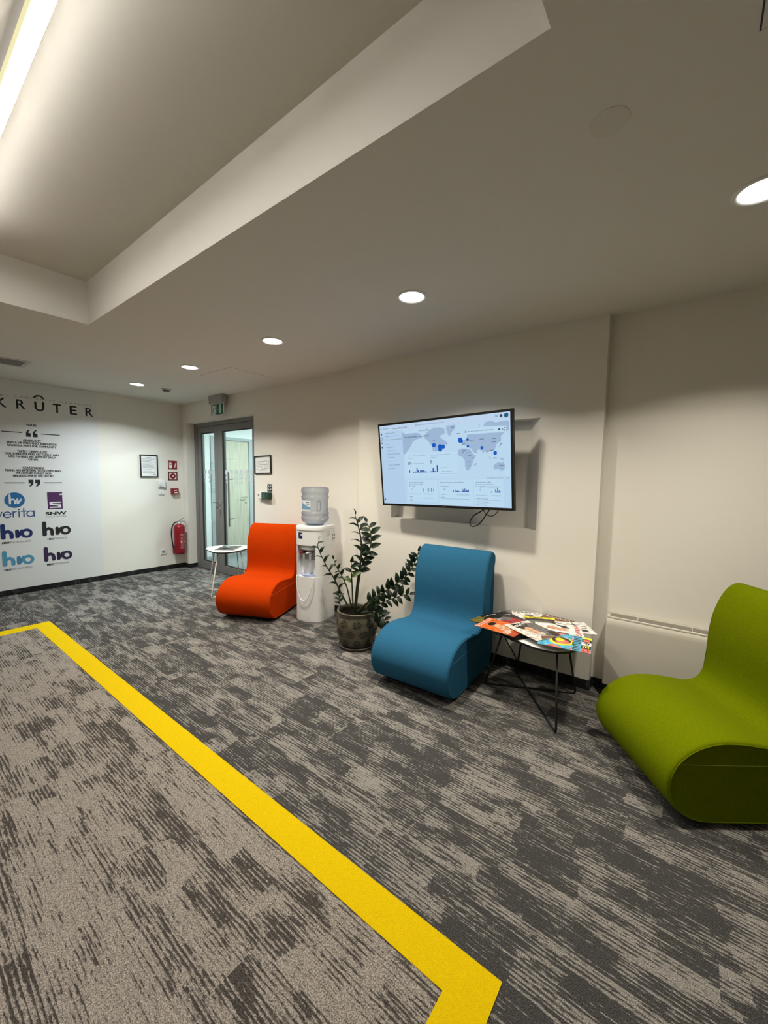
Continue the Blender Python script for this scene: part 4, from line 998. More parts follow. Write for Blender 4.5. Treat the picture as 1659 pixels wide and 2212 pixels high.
obj('base_trim', loftz(B(), [(D0, 0.0), (D0, 0.022)]), M_wdg, WD, auto=35)
obj('top_cover', loftz(B(), [(D2, 0.93), (D2, 0.955), (D1, 0.966), (dshape(0.27, 0.095, 0.150, 0.045), 0.968)]), plain('dispenser_top', (0.76, 0.76, 0.75, 1), 0.35), WD, auto=35)
# tap unit
obj('tap_panel', bx(-RW, RW, -0.088, -0.075, 0.63, RZ1), plain('tap_panel_grey', (0.34, 0.34, 0.34, 1), 0.4), WD)
obj('tap_hood', loftz(B(), [([(a, b) for a, b in dshape(0.21, 0.112, -0.04, 0.045, 10, 0.002)], 0.738), ([(a, b) for a, b in dshape(0.21, 0.112, -0.04, 0.045, 10, 0.002)], 0.782)]), plain('tap_hood_grey', (0.42, 0.42, 0.42, 1), 0.35), WD, auto=35)
for a, m_, nm in ((-0.042, plain('hot_red', (0.22, 0.004, 0.012, 1), 0.35), 'hot_tap'), (0.030, M_wdg, 'cold_tap')):
    bm = B(); tube(bm, [(a, -0.088, 0.690), (a, -0.120, 0.690)], 0.013, 10); tube(bm, [(a, -0.120, 0.698), (a, -0.120, 0.640)], 0.011, 10)
    tp = obj(nm, bm, M_white, WD, auto=35)
    bm = B(); box(bm, a-0.016, a+0.016, -0.172, -0.092, 0.700, 0.716, bev=0.004); obj('tap_lever', bm, m_, tp)
obj('drip_tray', loftz(B(), [(dshape(0.205, 0.085, -0.03, 0.075, 14, 0.002), RZ0), (dshape(0.205, 0.085, -0.03, 0.075, 14, 0.002), RZ0+0.016)]), plain('drip_tray_blue', (0.36, 0.42, 0.62, 1), 0.35), WD, auto=35)
obj('drain_hose', tube(B(), spline([(-0.100, -0.158, RZ0+0.004), (-0.088, -0.172, 0.36), (-0.050, -0.181, 0.265), (-0.005, -0.184, 0.238), (0.045, -0.182, 0.27), (0.085, -0.175, 0.38), (0.100, -0.160, RZ0+0.004)], 8), 0.0045, 8), M_white, WD, smooth=True)
def wdfront(a0, a1, z0, z1, n0, mat, name):
    bm = B(); k = 6; f = lambda a: -0.115-0.048*(1-(a/0.1525)**2)-n0
    vs = [[bm.verts.new((a0+(a1-a0)*i/k, f(a0+(a1-a0)*i/k), z)) for i in range(k+1)] for z in (z0, z1)]
    for i in range(k): bm.faces.new((vs[0][i], vs[0][i+1], vs[1][i+1], vs[1][i]))
    return obj(name, bm, mat, WD)
wdfront(-0.085, -0.030, 0.845, 0.905, 0.0008, plain('badge_navy', (0.012, 0.012, 0.09, 1), 0.4), 'navy_badge')
wdfront(-0.052, -0.034, 0.876, 0.892, 0.0014, plain('badge_white', (0.6, 0.62, 0.75, 1), 0.4), 'badge_print')
pl2 = Plane((0.1530, 0, 0), (0, 1, 0), (0, 0, 1)); bm = B()
poly(bm, pl2, rect(0.085, 0.145, 0.79, 0.905), 0.0005); obj('side_label', bm, M_paper, WD)
bm = B()
for k in range(4): poly(bm, pl2, rect(0.092+0.030*(k % 2), 0.112+0.030*(k % 2), 0.815+0.035*(k//2), 0.838+0.035*(k//2)), 0.0010)
for a0, a1, z in ((-0.03, 0.05, 0.905), (-0.02, 0.055, 0.885), (-0.01, 0.045, 0.872), (0.0, 0.03, 0.862)): poly(bm, pl2, rect(a0, a1, z, z+0.0045), 0.0006)
obj('side_print', bm, plain('print_grey', (0.33, 0.33, 0.32, 1), 0.7), WD)

BT = thing('water_bottle', 'large bluish clear water bottle upside down on the dispenser', 'bottle', (-3.020, 2.775, 0.968), math.radians(8))
M_bot = clear('bottle_plastic', (0.80, 0.84, 0.88, 1), 0.04, body=0.10, bodycol=(0.52, 0.58, 0.68, 1), edge=(0.26, 0.31, 0.43, 1), ior=1.5)
bp_ = [(0.085, 0.0), (0.090, 0.012), (0.112, 0.026), (0.132, 0.048), (0.139, 0.070), (0.136, 0.088), (0.129, 0.094), (0.129, 0.102), (0.136, 0.108), (0.138, 0.120), (0.134, 0.130), (0.130, 0.136), (0.130, 0.258), (0.134, 0.264), (0.138, 0.276), (0.136, 0.290), (0.130, 0.296), (0.130, 0.312), (0.137, 0.320), (0.139, 0.345), (0.134, 0.368), (0.118, 0.380), (0.05, 0.382), (0.001, 0.378)]
obj('shell', lathe(B(), bp_, (0, 0, 0), 48), M_bot, BT, smooth=True)
cy = Cyl(0.1306, -0.35); bm = B()
for i in range(10): poly(bm, cy, rect(-0.10+i*0.019, -0.10+(i+1)*0.019, 0.142, 0.248), 0.0)
lb = obj('label', bm, plain('bottle_label', (0.62, 0.66, 0.70, 1), 0.5), BT)
bm = B()
for i in range(10):
    a0, a1 = -0.10+i*0.019, -0.10+(i+1)*0.019
    poly(bm, cy, [(a0, 0.160), (a1, 0.160), (a1, 0.200+0.02*math.sin(i*0.5)), (a0, 0.200+0.02*math.sin((i-1)*0.5))], 0.0006)
poly(bm, cy, circ(-0.045, 0.205, 0.030, 20), 0.0012)
obj('label_print', bm, plain('label_blue', (0.14, 0.30, 0.46, 1), 0.5), lb)
bm = B(); poly(bm, cy, circ(-0.045, 0.205, 0.013, 16), 0.0018); obj('label_mark', bm, M_paper, lb)
bm = B(); stroke(bm, cy, [(0.040, 0.230), (0.072, 0.230)], 0.006, 0.0012); stroke(bm, cy, [(0.048, 0.214), (0.070, 0.214)], 0.005, 0.0012); obj('label_text', bm, M_ink, lb)
cy2 = Cyl(0.131, 0.95); bm = B()
hp = [cy2.p(a, b, 0.003) for a, b in [(-0.016, 0.160), (-0.016, 0.235), (-0.008, 0.247), (0.008, 0.247), (0.016, 0.235), (0.016, 0.160), (0.008, 0.148), (-0.008, 0.148)]]
tube(bm, hp, 0.004, 8, closed=True)
obj('grip', bm, M_bot, BT, smooth=True)

# ================================================================== POTTED PLANT
PC = Vector((-2.245, 2.545, 0))
PT = thing('potted_plant', 'dark green zamioculcas plant in a patterned brown ceramic pot', 'potted plant', PC)
def potmat():
    m, t, b = nodes('glazed_pot')
    tc = t.nodes.new('ShaderNodeTexCoord'); nz = t.nodes.new('ShaderNodeTexNoise'); nz.inputs['Scale'].default_value = 16; nz.inputs['Detail'].default_value = 4
    r = t.nodes.new('ShaderNodeValToRGB'); r.color_ramp.elements[0].position = 0.3; r.color_ramp.elements[1].position = 0.7
    r.color_ramp.elements[0].color = (0.070, 0.060, 0.036, 1); r.color_ramp.elements[1].color = (0.125, 0.110, 0.070, 1)
    t.links.new(tc.outputs['Object'], nz.inputs['Vector']); t.links.new(nz.outputs['Fac'], r.inputs[0]); t.links.new(r.outputs[0], b.inputs['Base Color'])
    b.inputs['Roughness'].default_value = 0.38
    return m
M_pot = potmat()
POTP = [(0.115, 0.014), (0.128, 0.020), (0.148, 0.060), (0.168, 0.120), (0.178, 0.180), (0.178, 0.225), (0.168, 0.270), (0.160, 0.290), (0.166, 0.304), (0.173, 0.312), (0.171, 0.322), (0.162, 0.322), (0.153, 0.310), (0.150, 0.290), (0.160, 0.250)]
obj('pot', lathe(B(), POTP, (0, 0, 0), 56, cap1=False), M_pot, PT, smooth=True)
obj('saucer', lathe(B(), [(0.135, 0.0), (0.152, 0.004), (0.158, 0.022), (0.154, 0.026), (0.146, 0.014), (0.001, 0.013)], (0, 0, 0), 48), plain('saucer_brown', (0.055, 0.038, 0.028, 1), 0.45), PT, auto=40)
obj('soil', lathe(B(), [(0.150, 0.283), (0.10, 0.289), (0.001, 0.292)], (0, 0, 0), 32, cap0=False), plain('dark_soil', (0.006, 0.005, 0.004, 1), 1.0, spec=0.05, bump=0.8, bscale=90), PT)
def pot_r(z):
    for (r0, z0), (r1, z1) in zip(POTP, POTP[1:9]):
        if z0 <= z <= z1: return r0+(r1-r0)*(z-z0)/(z1-z0)
    return 0.15
class PotSkin:
    n = Vector((0, 0, 1))
    def __init__(s, th, z): s.th, s.z = th, z
    def p(s, a, b, n=0.0):
        z = s.z+b; r = pot_r(z)+n+0.0008; th = s.th+a/0.17
        return Vector((r*math.cos(th), r*math.sin(th), z))
M_orn = plain('pot_ornament', (0.012, 0.010, 0.007, 1), 0.5)
faceang = math.atan2(-2.545, 2.245)
for row, z in ((0, 0.235), (1, 0.150), (0, 0.072)):
    for i in range(9):
        ps = PotSkin(faceang + (i-4)*0.66 + (0.33 if row else 0), z)
        R_ = 0.042 if z > 0.1 else 0.034
        bm = B()
        poly(bm, ps, circ(0, 0, 0.006, 8), 0)
        for q in range(8):
            th = q*PI/4; c, s_ = math.cos(th), math.sin(th)
            rot = lambda x, y: (x*c-y*s_, (x*s_+y*c)*0.9)
            stroke(bm, ps, [rot(0.012, 0), rot(R_*0.55, 0.006 if q % 2 else -0.006), rot(R_*0.72, 0)], 0.0045, 0)
            poly(bm, ps, [rot(R_*0.75, -0.006), rot(R_, 0), rot(R_*0.75, 0.006), rot(R_*0.62, 0)], 0)
            stroke(bm, ps, [rot(R_*0.50, R_*0.22), rot(R_*0.62, R_*0.34), rot(R_*0.80, R_*0.30)], 0.004, 0)
        tag(obj('ornament', bm, M_orn, PT), kind='stuff')
M_stem = plain('plant_stem', (0.026, 0.034, 0.010, 1), 0.5, var=0.3, bscale=40)
M_leaf = [plain('leaf_dark', (0.004, 0.011, 0.004, 1), 0.45, spec=0.25, var=0.3, bscale=60), plain('leaf_mid', (0.007, 0.020, 0.005, 1), 0.45, spec=0.25, var=0.3, bscale=60), plain('leaf_fresh', (0.06, 0.11, 0.015, 1), 0.45, var=0.2, bscale=60)]
def leafmesh(mat, ratio):
    bm = B(); n = 7; rows = []
    for i in range(n+1):
        f = i/n
        w_ = ratio*math.sin(PI*min(1.0, f**0.75))**0.8*0.5 if 0 < f < 1 else 0.0
        zc = 0.12*math.sin(PI*f*0.9) - 0.10*f*f
        if w_ == 0: rows.append([bm.verts.new((f, 0, zc))])
        else: rows.append([bm.verts.new((f, -w_, zc+w_*0.35)), bm.verts.new((f, 0, zc)), bm.verts.new((f, w_, zc+w_*0.35))])
    for a, c in zip(rows, rows[1:]):
        if len(a) == 1: bm.faces.new((a[0], c[0], c[1])); bm.faces.new((a[0], c[1], c[2]))
        elif len(c) == 1: bm.faces.new((a[0], c[0], a[1])); bm.faces.new((a[1], c[0], a[2]))
        else: bm.faces.new((a[0], c[0], c[1], a[1])); bm.faces.new((a[1], c[1], c[2], a[2]))
    me = bpy.data.meshes.new('leaf'); bm.to_mesh(me); bm.free(); me.materials.append(mat)
    for p in me.polygons: p.use_smooth = True
    return me
LM = [leafmesh(m, 0.47) for m in M_leaf]
STEMS = [
 ([(-2.269, 2.54, 0.286), (-2.226, 2.52, 0.525), (-2.168, 2.5, 0.771), (-2.157, 2.49, 0.918), (-2.179, 2.48, 1.04), (-2.201, 2.46, 1.137)], 0.011, 0.42, 16, 0, 0.088, 0.15),
 ([(-2.278, 2.56, 0.285), (-2.249, 2.57, 0.579), (-2.21, 2.58, 0.726), (-2.159, 2.6, 0.844), (-2.158, 2.62, 0.916), (-2.19, 2.64, 1.004), (-2.243, 2.66, 1.059)], 0.011, 0.40, 18, 0, 0.096, 0.8),
 ([(-2.324, 2.53, 0.311), (-2.399, 2.5, 0.449), (-2.446, 2.47, 0.565), (-2.483, 2.44, 0.641), (-2.529, 2.41, 0.743), (-2.567, 2.39, 0.844), (-2.541, 2.38, 0.909)], 0.0085, 0.22, 13, 0, 0.074, 0.3),
 ([(-2.342, 2.58, 0.302), (-2.418, 2.6, 0.467), (-2.496, 2.61, 0.566), (-2.555, 2.61, 0.629), (-2.585, 2.6, 0.699)], 0.0075, 0.45, 9, 1, 0.060, 0.4),
 ([(-2.251, 2.5, 0.334), (-2.239, 2.47, 0.566), (-2.222, 2.44, 0.688), (-2.2, 2.42, 0.753)], 0.007, 0.55, 5, 2, 0.085, 0.6),
 ([(-2.242, 2.54, 0.292), (-2.137, 2.58, 0.4), (-2.032, 2.66, 0.49), (-1.936, 2.75, 0.583), (-1.882, 2.81, 0.661), (-1.856, 2.865, 0.765), (-1.852, 2.885, 0.82)], 0.010, 0.20, 27, 0, 0.088, 0.8),
 ([(-2.171, 2.52, 0.306), (-2.077, 2.55, 0.365), (-2.009, 2.6, 0.414), (-1.941, 2.66, 0.447), (-1.880, 2.71, 0.474), (-1.835, 2.735, 0.486)], 0.007, 0.25, 14, 1, 0.088, 0.7),
 ([(-2.163, 2.5, 0.309), (-2.02, 2.48, 0.363), (-1.946, 2.5, 0.328), (-1.913, 2.52, 0.298)], 0.007, 0.40, 12, 1, 0.092, 0.7),
 ([(-2.369, 2.47, 0.317), (-2.364, 2.45, 0.385), (-2.364, 2.44, 0.455)], 0.005, 0.35, 6, 1, 0.055, 0.4),
]
random.seed(12)
view = (Vector((0, 0, 1.45)) - Vector((-2.2, 2.5, 0.7))).normalized()
for pts, r0, f0, nl, mi, ll, face in STEMS:
    P = spline([Vector(p)-PC for p in pts], 8)
    m = len(P); AL = [0.0]
    for a_, b_ in zip(P, P[1:]): AL.append(AL[-1]+(b_-a_).length)
    stem = obj('stem', tube(B(), P, [r0*(1-0.72*i/(m-1)) for i in range(m)], 8), M_stem, PT, smooth=True)
    for q in range(nl):
        f = f0+(1-f0)*q/(nl-1)
        i = max(j for j in range(m-1) if AL[j] <= f*AL[-1]+1e-9); p = P[i].lerp(P[i+1], min(1.0, (f*AL[-1]-AL[i])/(AL[i+1]-AL[i])))
        tg = (P[i+1]-P[i]).normalized()
        side = tg.cross(Vector((0.66, -0.75, 0.1))).normalized()          # roughly across the stem, in the wall plane
        other = tg.cross(side).normalized()
        sgn = 1 if q % 2 else -1
        dirv = (side*sgn*(1.0+random.uniform(-0.15, 0.15)) + tg*random.uniform(0.35, 0.7) + other*random.uniform(-0.5, 0.5)).normalized()
        if q == nl-1: dirv = (tg + side*0.1).normalized()
        # leaf blade normal: mix between upward (seen edge-on) and sideways (seen broad)
        up = (Vector((0, 0, 1))*(1-face) + Vector((0.66, -0.75, 0.35))*face + Vector((random.uniform(-.3, .3), random.uniform(-.3, .3), random.uniform(-.2, .2)))).normalized()
        yv = up.cross(dirv).normalized(); zv = dirv.cross(yv)
        L_ = ll*random.uniform(0.85, 1.15)*(0.75 if f > 0.93 else 1.0)
        me = LM[2] if (mi == 2 and random.random() < 0.6) else LM[random.choice((0, 0, 1) if mi == 0 else (0, 1, 1))]
        lf = bpy.data.objects.new('leaf', me); COL.objects.link(lf); lf.parent = stem
        lf.matrix_local = Matrix(((dirv.x*L_, yv.x*L_, zv.x*L_, p.x), (dirv.y*L_, yv.y*L_, zv.y*L_, p.y), (dirv.z*L_, yv.z*L_, zv.z*L_, p.z), (0, 0, 0, 1)))

# ================================================================== RADIATOR
RD = thing('radiator', 'long cream fan convector radiator with a slotted top, behind the green chair', 'radiator', (-0.42, 2.95, 0))
M_rad = plain('radiator_cream', (0.52, 0.485, 0.41, 1), 0.45)
rl = 1.55
def radprof(ins=0.0):
    return [(0.0+ins, 0.10), (0.0+ins, 0.50), (0.006+ins, 0.53), (0.022, 0.548-ins*0.3), (0.132, 0.555), (0.132, 0.10)]
bm = B()
for sec in (0,):
    xs = [(0.0, 0.012), (0.004, 0.004), (0.014, 0.0), (rl, 0.0)]
    rs = [[bm.verts.new((x, a, b)) for a, b in radprof(i_)] for x, i_ in xs]
    for a, c in zip(rs, rs[1:]):
        for j in range(len(a)): bm.faces.new((a[j], a[(j+1) % len(a)], c[(j+1) % len(a)], c[j]))
    bm.faces.new(rs[0][::-1]); bm.faces.new(rs[-1])
bmesh.ops.recalc_face_normals(bm, faces=bm.faces[:])
obj('casing', bm, M_rad, RD, auto=30)
obj('grille_well', bx(0.02, rl-0.02, 0.030, 0.100, 0.5495, 0.5565), plain('grille_dark', (0.14, 0.13, 0.11, 1), 0.7), RD)
for k in range(7): obj('grille_slat', bx(0.02, rl-0.02, 0.0345+k*0.0092, 0.0385+k*0.0092, 0.5565, 0.5595), plain('grille_slat', (0.30, 0.28, 0.24, 1), 0.5), RD)
for x in (0.17, 0.45, 0.73, 1.01, 1.29): obj('grille_bar', bx(x, x+0.006, 0.030, 0.100, 0.5565, 0.5602), M_rad, RD)
obj('back_lip', bx(0.006, rl, 0.101, 0.132, 0.553, 0.562), M_rad, RD); obj('front_lip', bx(0.006, rl, 0.018, 0.029, 0.5475, 0.559, bev=0.002, seg=1), plain('radiator_edge', (0.66, 0.62, 0.54, 1), 0.4), RD)
obj('foot', bx(0.05, 0.12, 0.03, 0.12, 0, 0.10), M_black, RD); obj('foot', bx(rl-0.12, rl-0.05, 0.03, 0.12, 0, 0.10), M_black, RD)

# ================================================================== SIDE TABLES
def pebble(r, ph, rd=0.18, k=12):
    """rounded triangle with tips at distance r, the first one in direction ph"""
    out = []
    for c in range(3):
        p0 = ph+c*2*PI/3; cx, cy_ = (r-rd)*math.cos(p0), (r-rd)*math.sin(p0)
        for i in range(k+1):
            a = p0-PI/3+2*PI/3*i/k; out.append((cx+rd*math.cos(a), cy_+rd*math.sin(a)))
    return out
def side_table(name, label, loc, h, r, feet, tops, legmat, ph):
    t = thing(name, label, 'table', loc)
    P = pebble(r, ph)
    bm = B(); loftz(bm, [([(a*0.985, b*0.985) for a, b in P], h-0.016), (P, h-0.012), (P, h-0.002)])
    obj('table_edge', bm, M_black, t, auto=40)
    bm = B(); loftz(bm, [([(a*0.992, b*0.992) for a, b in P], h-0.002), ([(a*0.988, b*0.988) for a, b in P], h)])
    obj('table_top', bm, M_white, t, auto=40)
    for (f0, f1), (t0, t1) in zip(feet, tops):
        rr = 0.0065
        f0, f1, t0, t1 = [Vector((p[0]-loc[0], p[1]-loc[1], 0)) for p in (f0, f1, t0, t1)]
        z0 = Vector((0, 0, rr)); z1 = Vector((0, 0, h-0.016)); dd = (f1-f0).normalized()
        def corner(f, tt, inw):
            dn = ((tt+z1)-(f+z0)).normalized()
            return [f+z0+dn*0.03, f+z0+dn*0.010+inw*0.003, f+z0+inw*0.012, f+z0+inw*0.03]
        path = [t0+z1] + corner(f0, t0, dd) + corner(f1, t1, -dd)[::-1] + [t1+z1]
        obj('leg_frame', tube(B(), path, rr, 10), legmat, t, smooth=True)
    return t
TL = (-0.765, 2.655, 0); TH = 0.464
side_table('black_leg_side_table', 'low side table with crossed black wire legs, covered with magazines', TL, TH, 0.322,
           [((-0.548, 2.345), (-0.985, 2.925)), ((-0.563, 2.890), (-1.100, 2.620))], [((-0.583, 2.425), (-0.900, 2.800)), ((-0.610, 2.760), (-0.985, 2.660))], M_blackm, math.radians(-46))
TL2 = (-4.555, 2.730, 0); TH2 = 0.55
side_table('white_leg_side_table', 'small side table with thin white wire legs, left of the orange chair', TL2, TH2, 0.275,
           [((-4.42, 2.425), (-4.70, 2.985)), ((-4.33, 2.86), (-4.83, 2.62))], [((-4.475, 2.555), (-4.64, 2.905)), ((-4.39, 2.80), (-4.73, 2.66))], plain('white_steel', (0.66, 0.62, 0.54, 1), 0.4), math.radians(200))

# ================================================================== MAGAZINES
def magazine(name, label, cx, cy_, ang, lw, lh, z, base, draw, thick=0.0028, group='magazines fanned out on the black-legged side table'):
    """local x = reading right, local y = towards the title edge; ang = rotation of the reading direction"""
    t = thing(name, label, 'magazine', (cx, cy_, z), math.radians(ang), group)
    obj('pages', bx(-lw/2+0.001, lw/2-0.001, -lh/2+0.001, lh/2-0.001, 0, thick-0.0008), plain('page_edge', (0.62, 0.60, 0.57, 1), 0.8), t)
    obj('cover', bx(-lw/2, lw/2, -lh/2, lh/2, thick-0.0008, thick), base, t)
    pl = Plane((0, 0, thick), (1, 0, 0), (0, 1, 0))
    draw(t, pl)
    return t
def ink(name, r, g, b_, rough=0.32): return plain('ink_'+name, srgb(r, g, b_), rough, spec=0.4, var=0.5, bscale=38)
I_or = ink('orange', 205, 95, 30); I_skin = ink('skin', 205, 150, 115); I_bk = ink('black', 22, 20, 20); I_wh = ink('white', 228, 224, 218); I_gy = ink('grey', 95, 93, 92); I_lg = ink('light', 188, 184, 178)
I_rd = ink('red', 150, 18, 28); I_yl = ink('yellow', 235, 215, 20); I_cy = ink('cyan', 70, 165, 200); I_sal = ink('salmon', 235, 105, 95); I_br = ink('brown', 110, 75, 52); I_gold = ink('gold', 105, 95, 30); I_gn = ink('olive', 70, 75, 35)
def P_(t, pl, mat, *shapes, n0=0.0003, name='cover_print'):
    bm = B()
    for i, s_ in enumerate(shapes): poly(bm, pl, s_, n0+i*1e-6)
    return obj(name, bm, mat, t)
def T_(t, pl, mat, s_, a, b, h, wd, rot=0.0, bold=0.0, n0=0.0007):
    bm = B(); text(bm, pl, s_, a, b, h, width=wd, bold=bold, rot=rot, n0=n0); return obj('title', bm, mat, t)
def S_(t, pl, mat, paths, wd, n0=0.0005):
    bm = B()
    for i, p in enumerate(paths): stroke(bm, pl, p, wd, n0+i*1e-6)
    return obj('cover_print', bm, mat, t)
MZ = 0.464; dz = 0.0030
def zz(k): return MZ+0.0003+k*dz
def m_under(t, pl): P_(t, pl, I_gy, rect(-0.08, 0.06, -0.10, 0.05)); S_(t, pl, I_wh, [[(-0.08, 0.10), (0.07, 0.10)]], 0.012)
def m_gold(t, pl): P_(t, pl, I_gold, [(-0.10, 0.135), (0.03, 0.135), (0.0, 0.08), (-0.06, 0.05), (-0.10, 0.09)]); P_(t, pl, I_gn, rect(-0.05, 0.08, -0.06, 0.02)); S_(t, pl, I_gold, [[(-0.09, 0.10), (0.07, 0.10)]], 0.012)
def m_grey(t, pl): P_(t, pl, I_bk, rect(-0.09, 0.09, -0.12, 0.0)); S_(t, pl, I_lg, [[(-0.08, 0.085), (-0.06, 0.118), (-0.035, 0.09), (-0.015, 0.115), (0.01, 0.09), (0.035, 0.118), (0.06, 0.09)]], 0.006); S_(t, pl, I_lg, [[(-0.08, 0.06), (0.02, 0.06)], [(-0.08, 0.04), (0.0, 0.04)]], 0.004)
def m_vanity(t, pl):
    P_(t, pl, I_skin, circ(0.01, 0.02, 0.035, 16, 0.045)); P_(t, pl, I_gy, [(-0.06, -0.13), (0.08, -0.13), (0.07, -0.05), (0.03, -0.03), (-0.03, -0.04)], circ(0.01, 0.06, 0.032, 14, 0.018), n0=0.0005)
    T_(t, pl, I_bk, 'VANITY F', -0.10, 0.098, 0.032, 0.20, bold=0.01)
def m_redx(t, pl):
    P_(t, pl, I_gy, [(-0.10, 0.0), (0.0, 0.05), (0.06, 0.0), (0.02, -0.06), (-0.08, -0.05)]); P_(t, pl, I_rd, [(-0.10, -0.02), (-0.02, -0.01), (0.10, -0.10), (0.10, -0.13), (0.02, -0.09), (-0.10, -0.06)], [(0.02, 0.0), (0.05, 0.01), (0.10, -0.13), (0.065, -0.13)], n0=0.0005)
    S_(t, pl, I_wh, [[(-0.09, 0.11), (-0.01, 0.11)], [(-0.09, 0.03), (-0.05, 0.03)], [(-0.09, 0.015), (-0.04, 0.015)], [(-0.09, 0.0), (-0.06, 0.0)], [(0.03, 0.07), (0.09, 0.07)]], 0.005, 0.0008)
def m_sepia(t, pl):
    for a in (-0.06, 0.0, 0.06): P_(t, pl, I_skin, circ(a, 0.03, 0.024, 14, 0.03)); P_(t, pl, I_br, [(a-0.03, -0.05), (a+0.03, -0.05), (a+0.025, 0.0), (a-0.025, 0.0)], n0=0.0004)
    P_(t, pl, I_br, rect(-0.1, 0.1, -0.13, -0.06)); S_(t, pl, I_wh, [[(-0.09+k*0.03, 0.098), (-0.08+k*0.03, 0.122), (-0.07+k*0.03, 0.098)] for k in range(6)], 0.006)
def m_manga(t, pl):
    S_(t, pl, I_bk, [[(-0.09, -0.10), (-0.05, 0.0), (-0.07, 0.10)], [(-0.04, -0.12), (0.0, -0.02), (0.05, 0.03)], [(0.0, 0.12), (0.03, 0.05), (0.09, 0.04)], [(-0.02, 0.11), (-0.05, 0.04)], [(0.05, -0.12), (0.06, -0.04), (0.095, 0.0)], [(-0.09, 0.05), (0.0, 0.06)], [(0.02, -0.08), (0.07, -0.09)]], 0.007)
    P_(t, pl, I_lg, circ(0.0, -0.06, 0.03, 14, 0.02)); P_(t, pl, I_bk, rect(-0.10, -0.03, -0.135, -0.11), circ(0.05, 0.08, 0.02, 10, 0.03))
def m_yellow(t, pl): P_(t, pl, I_yl, rect(-0.105, 0.105, 0.10, 0.135)); S_(t, pl, I_bk, [[(-0.06, 0.118), (0.02, 0.118)]], 0.012); P_(t, pl, I_gy, rect(-0.07, 0.07, -0.05, 0.06))
def m_white(t, pl):
    P_(t, pl, I_skin, circ(-0.01, 0.02, 0.028, 14, 0.036), [(-0.06, -0.06), (0.0, -0.07), (0.01, -0.02), (-0.03, 0.0)]); P_(t, pl, I_bk, [(-0.09, -0.02), (-0.04, 0.03), (-0.03, 0.07), (-0.08, 0.05)], [(0.02, -0.12), (0.10, -0.12), (0.10, 0.04), (0.06, 0.06)], n0=0.0004)
    T_(t, pl, ink('tomato', 205, 45, 40), 'HANO', -0.09, 0.098, 0.032, 0.17, bold=0.015); P_(t, pl, I_bk, rect(0.075, 0.103, -0.135, 0.06), n0=0.0006); S_(t, pl, I_wh, [[(0.08, -0.11), (0.098, -0.11)], [(0.08, -0.10), (0.098, -0.10)], [(0.08, -0.06), (0.098, -0.06)]], 0.004, 0.0009)
def m_orange(t, pl):
    P_(t, pl, I_skin, circ(0.0, 0.035, 0.032, 16, 0.040), [(-0.06, -0.08), (0.06, -0.09), (0.05, 0.0), (-0.04, 0.01)]); P_(t, pl, I_bk, circ(0.005, 0.066, 0.036, 14, 0.022), [(-0.05, 0.0), (-0.03, 0.05), (-0.04, 0.02)], n0=0.0004)
    P_(t, pl, ink('dark_orange', 170, 62, 16), rect(-0.105, 0.105, -0.138, -0.085), n0=0.0004); T_(t, pl, I_wh, 'VANITY', -0.10, 0.100, 0.034, 0.19, bold=0.0)
    S_(t, pl, I_wh, [[(-0.09, -0.06), (-0.03, -0.06)], [(-0.09, -0.075), (-0.02, -0.075)], [(-0.09, -0.09), (-0.04, -0.09)], [(-0.06, -0.03), (-0.03, -0.03)]], 0.006, 0.0008)
def m_colour(t, pl):
    # geometric cover: cyan ground, concentric rings, salmon corners, block letters on the title edge
    P_(t, pl, I_cy, rect(-0.12, 0.12, -0.10, 0.07)); P_(t, pl, I_sal, [(-0.12, -0.14), (-0.05, -0.10), (-0.12, 0.0)], [(0.12, -0.10), (0.12, 0.0), (0.08, -0.06)], rect(-0.12, 0.12, 0.035, 0.07), n0=0.0004)
    P_(t, pl, I_yl, circ(0.01, -0.02, 0.066, 28), n0=0.0006); P_(t, pl, I_bk, circ(0.0, -0.02, 0.052, 28), n0=0.0008); P_(t, pl, I_sal, circ(0.015, -0.015, 0.036, 24), n0=0.001); P_(t, pl, I_yl, circ(-0.01, -0.03, 0.026, 20), n0=0.0012)
    P_(t, pl, I_cy, rect(-0.12, 0.12, 0.04, 0.086), n0=0.0006); P_(t, pl, I_bk, *[rect(-0.112+k*0.026, -0.100+k*0.026, 0.044, 0.082) for k in range(9)], n0=0.0008); P_(t, pl, I_bk, rect(-0.12, -0.06, -0.14, -0.115), n0=0.0006)
    for k, (m_, ch, mt) in enumerate(((I_bk, 'I', I_sal), (I_wh, 'P', I_bk), (I_bk, 'E', I_yl), (I_sal, 'O', I_bk))):
        x0 = -0.088+k*0.052; P_(t, pl, m_, rect(x0, x0+0.052, 0.088, 0.138), n0=0.0006); T_(t, pl, mt, ch, x0+0.010, 0.096, 0.034, 0.032, bold=0.02, n0=0.0009)
    P_(t, pl, I_yl, rect(-0.12, -0.088, 0.088, 0.138), n0=0.0006)
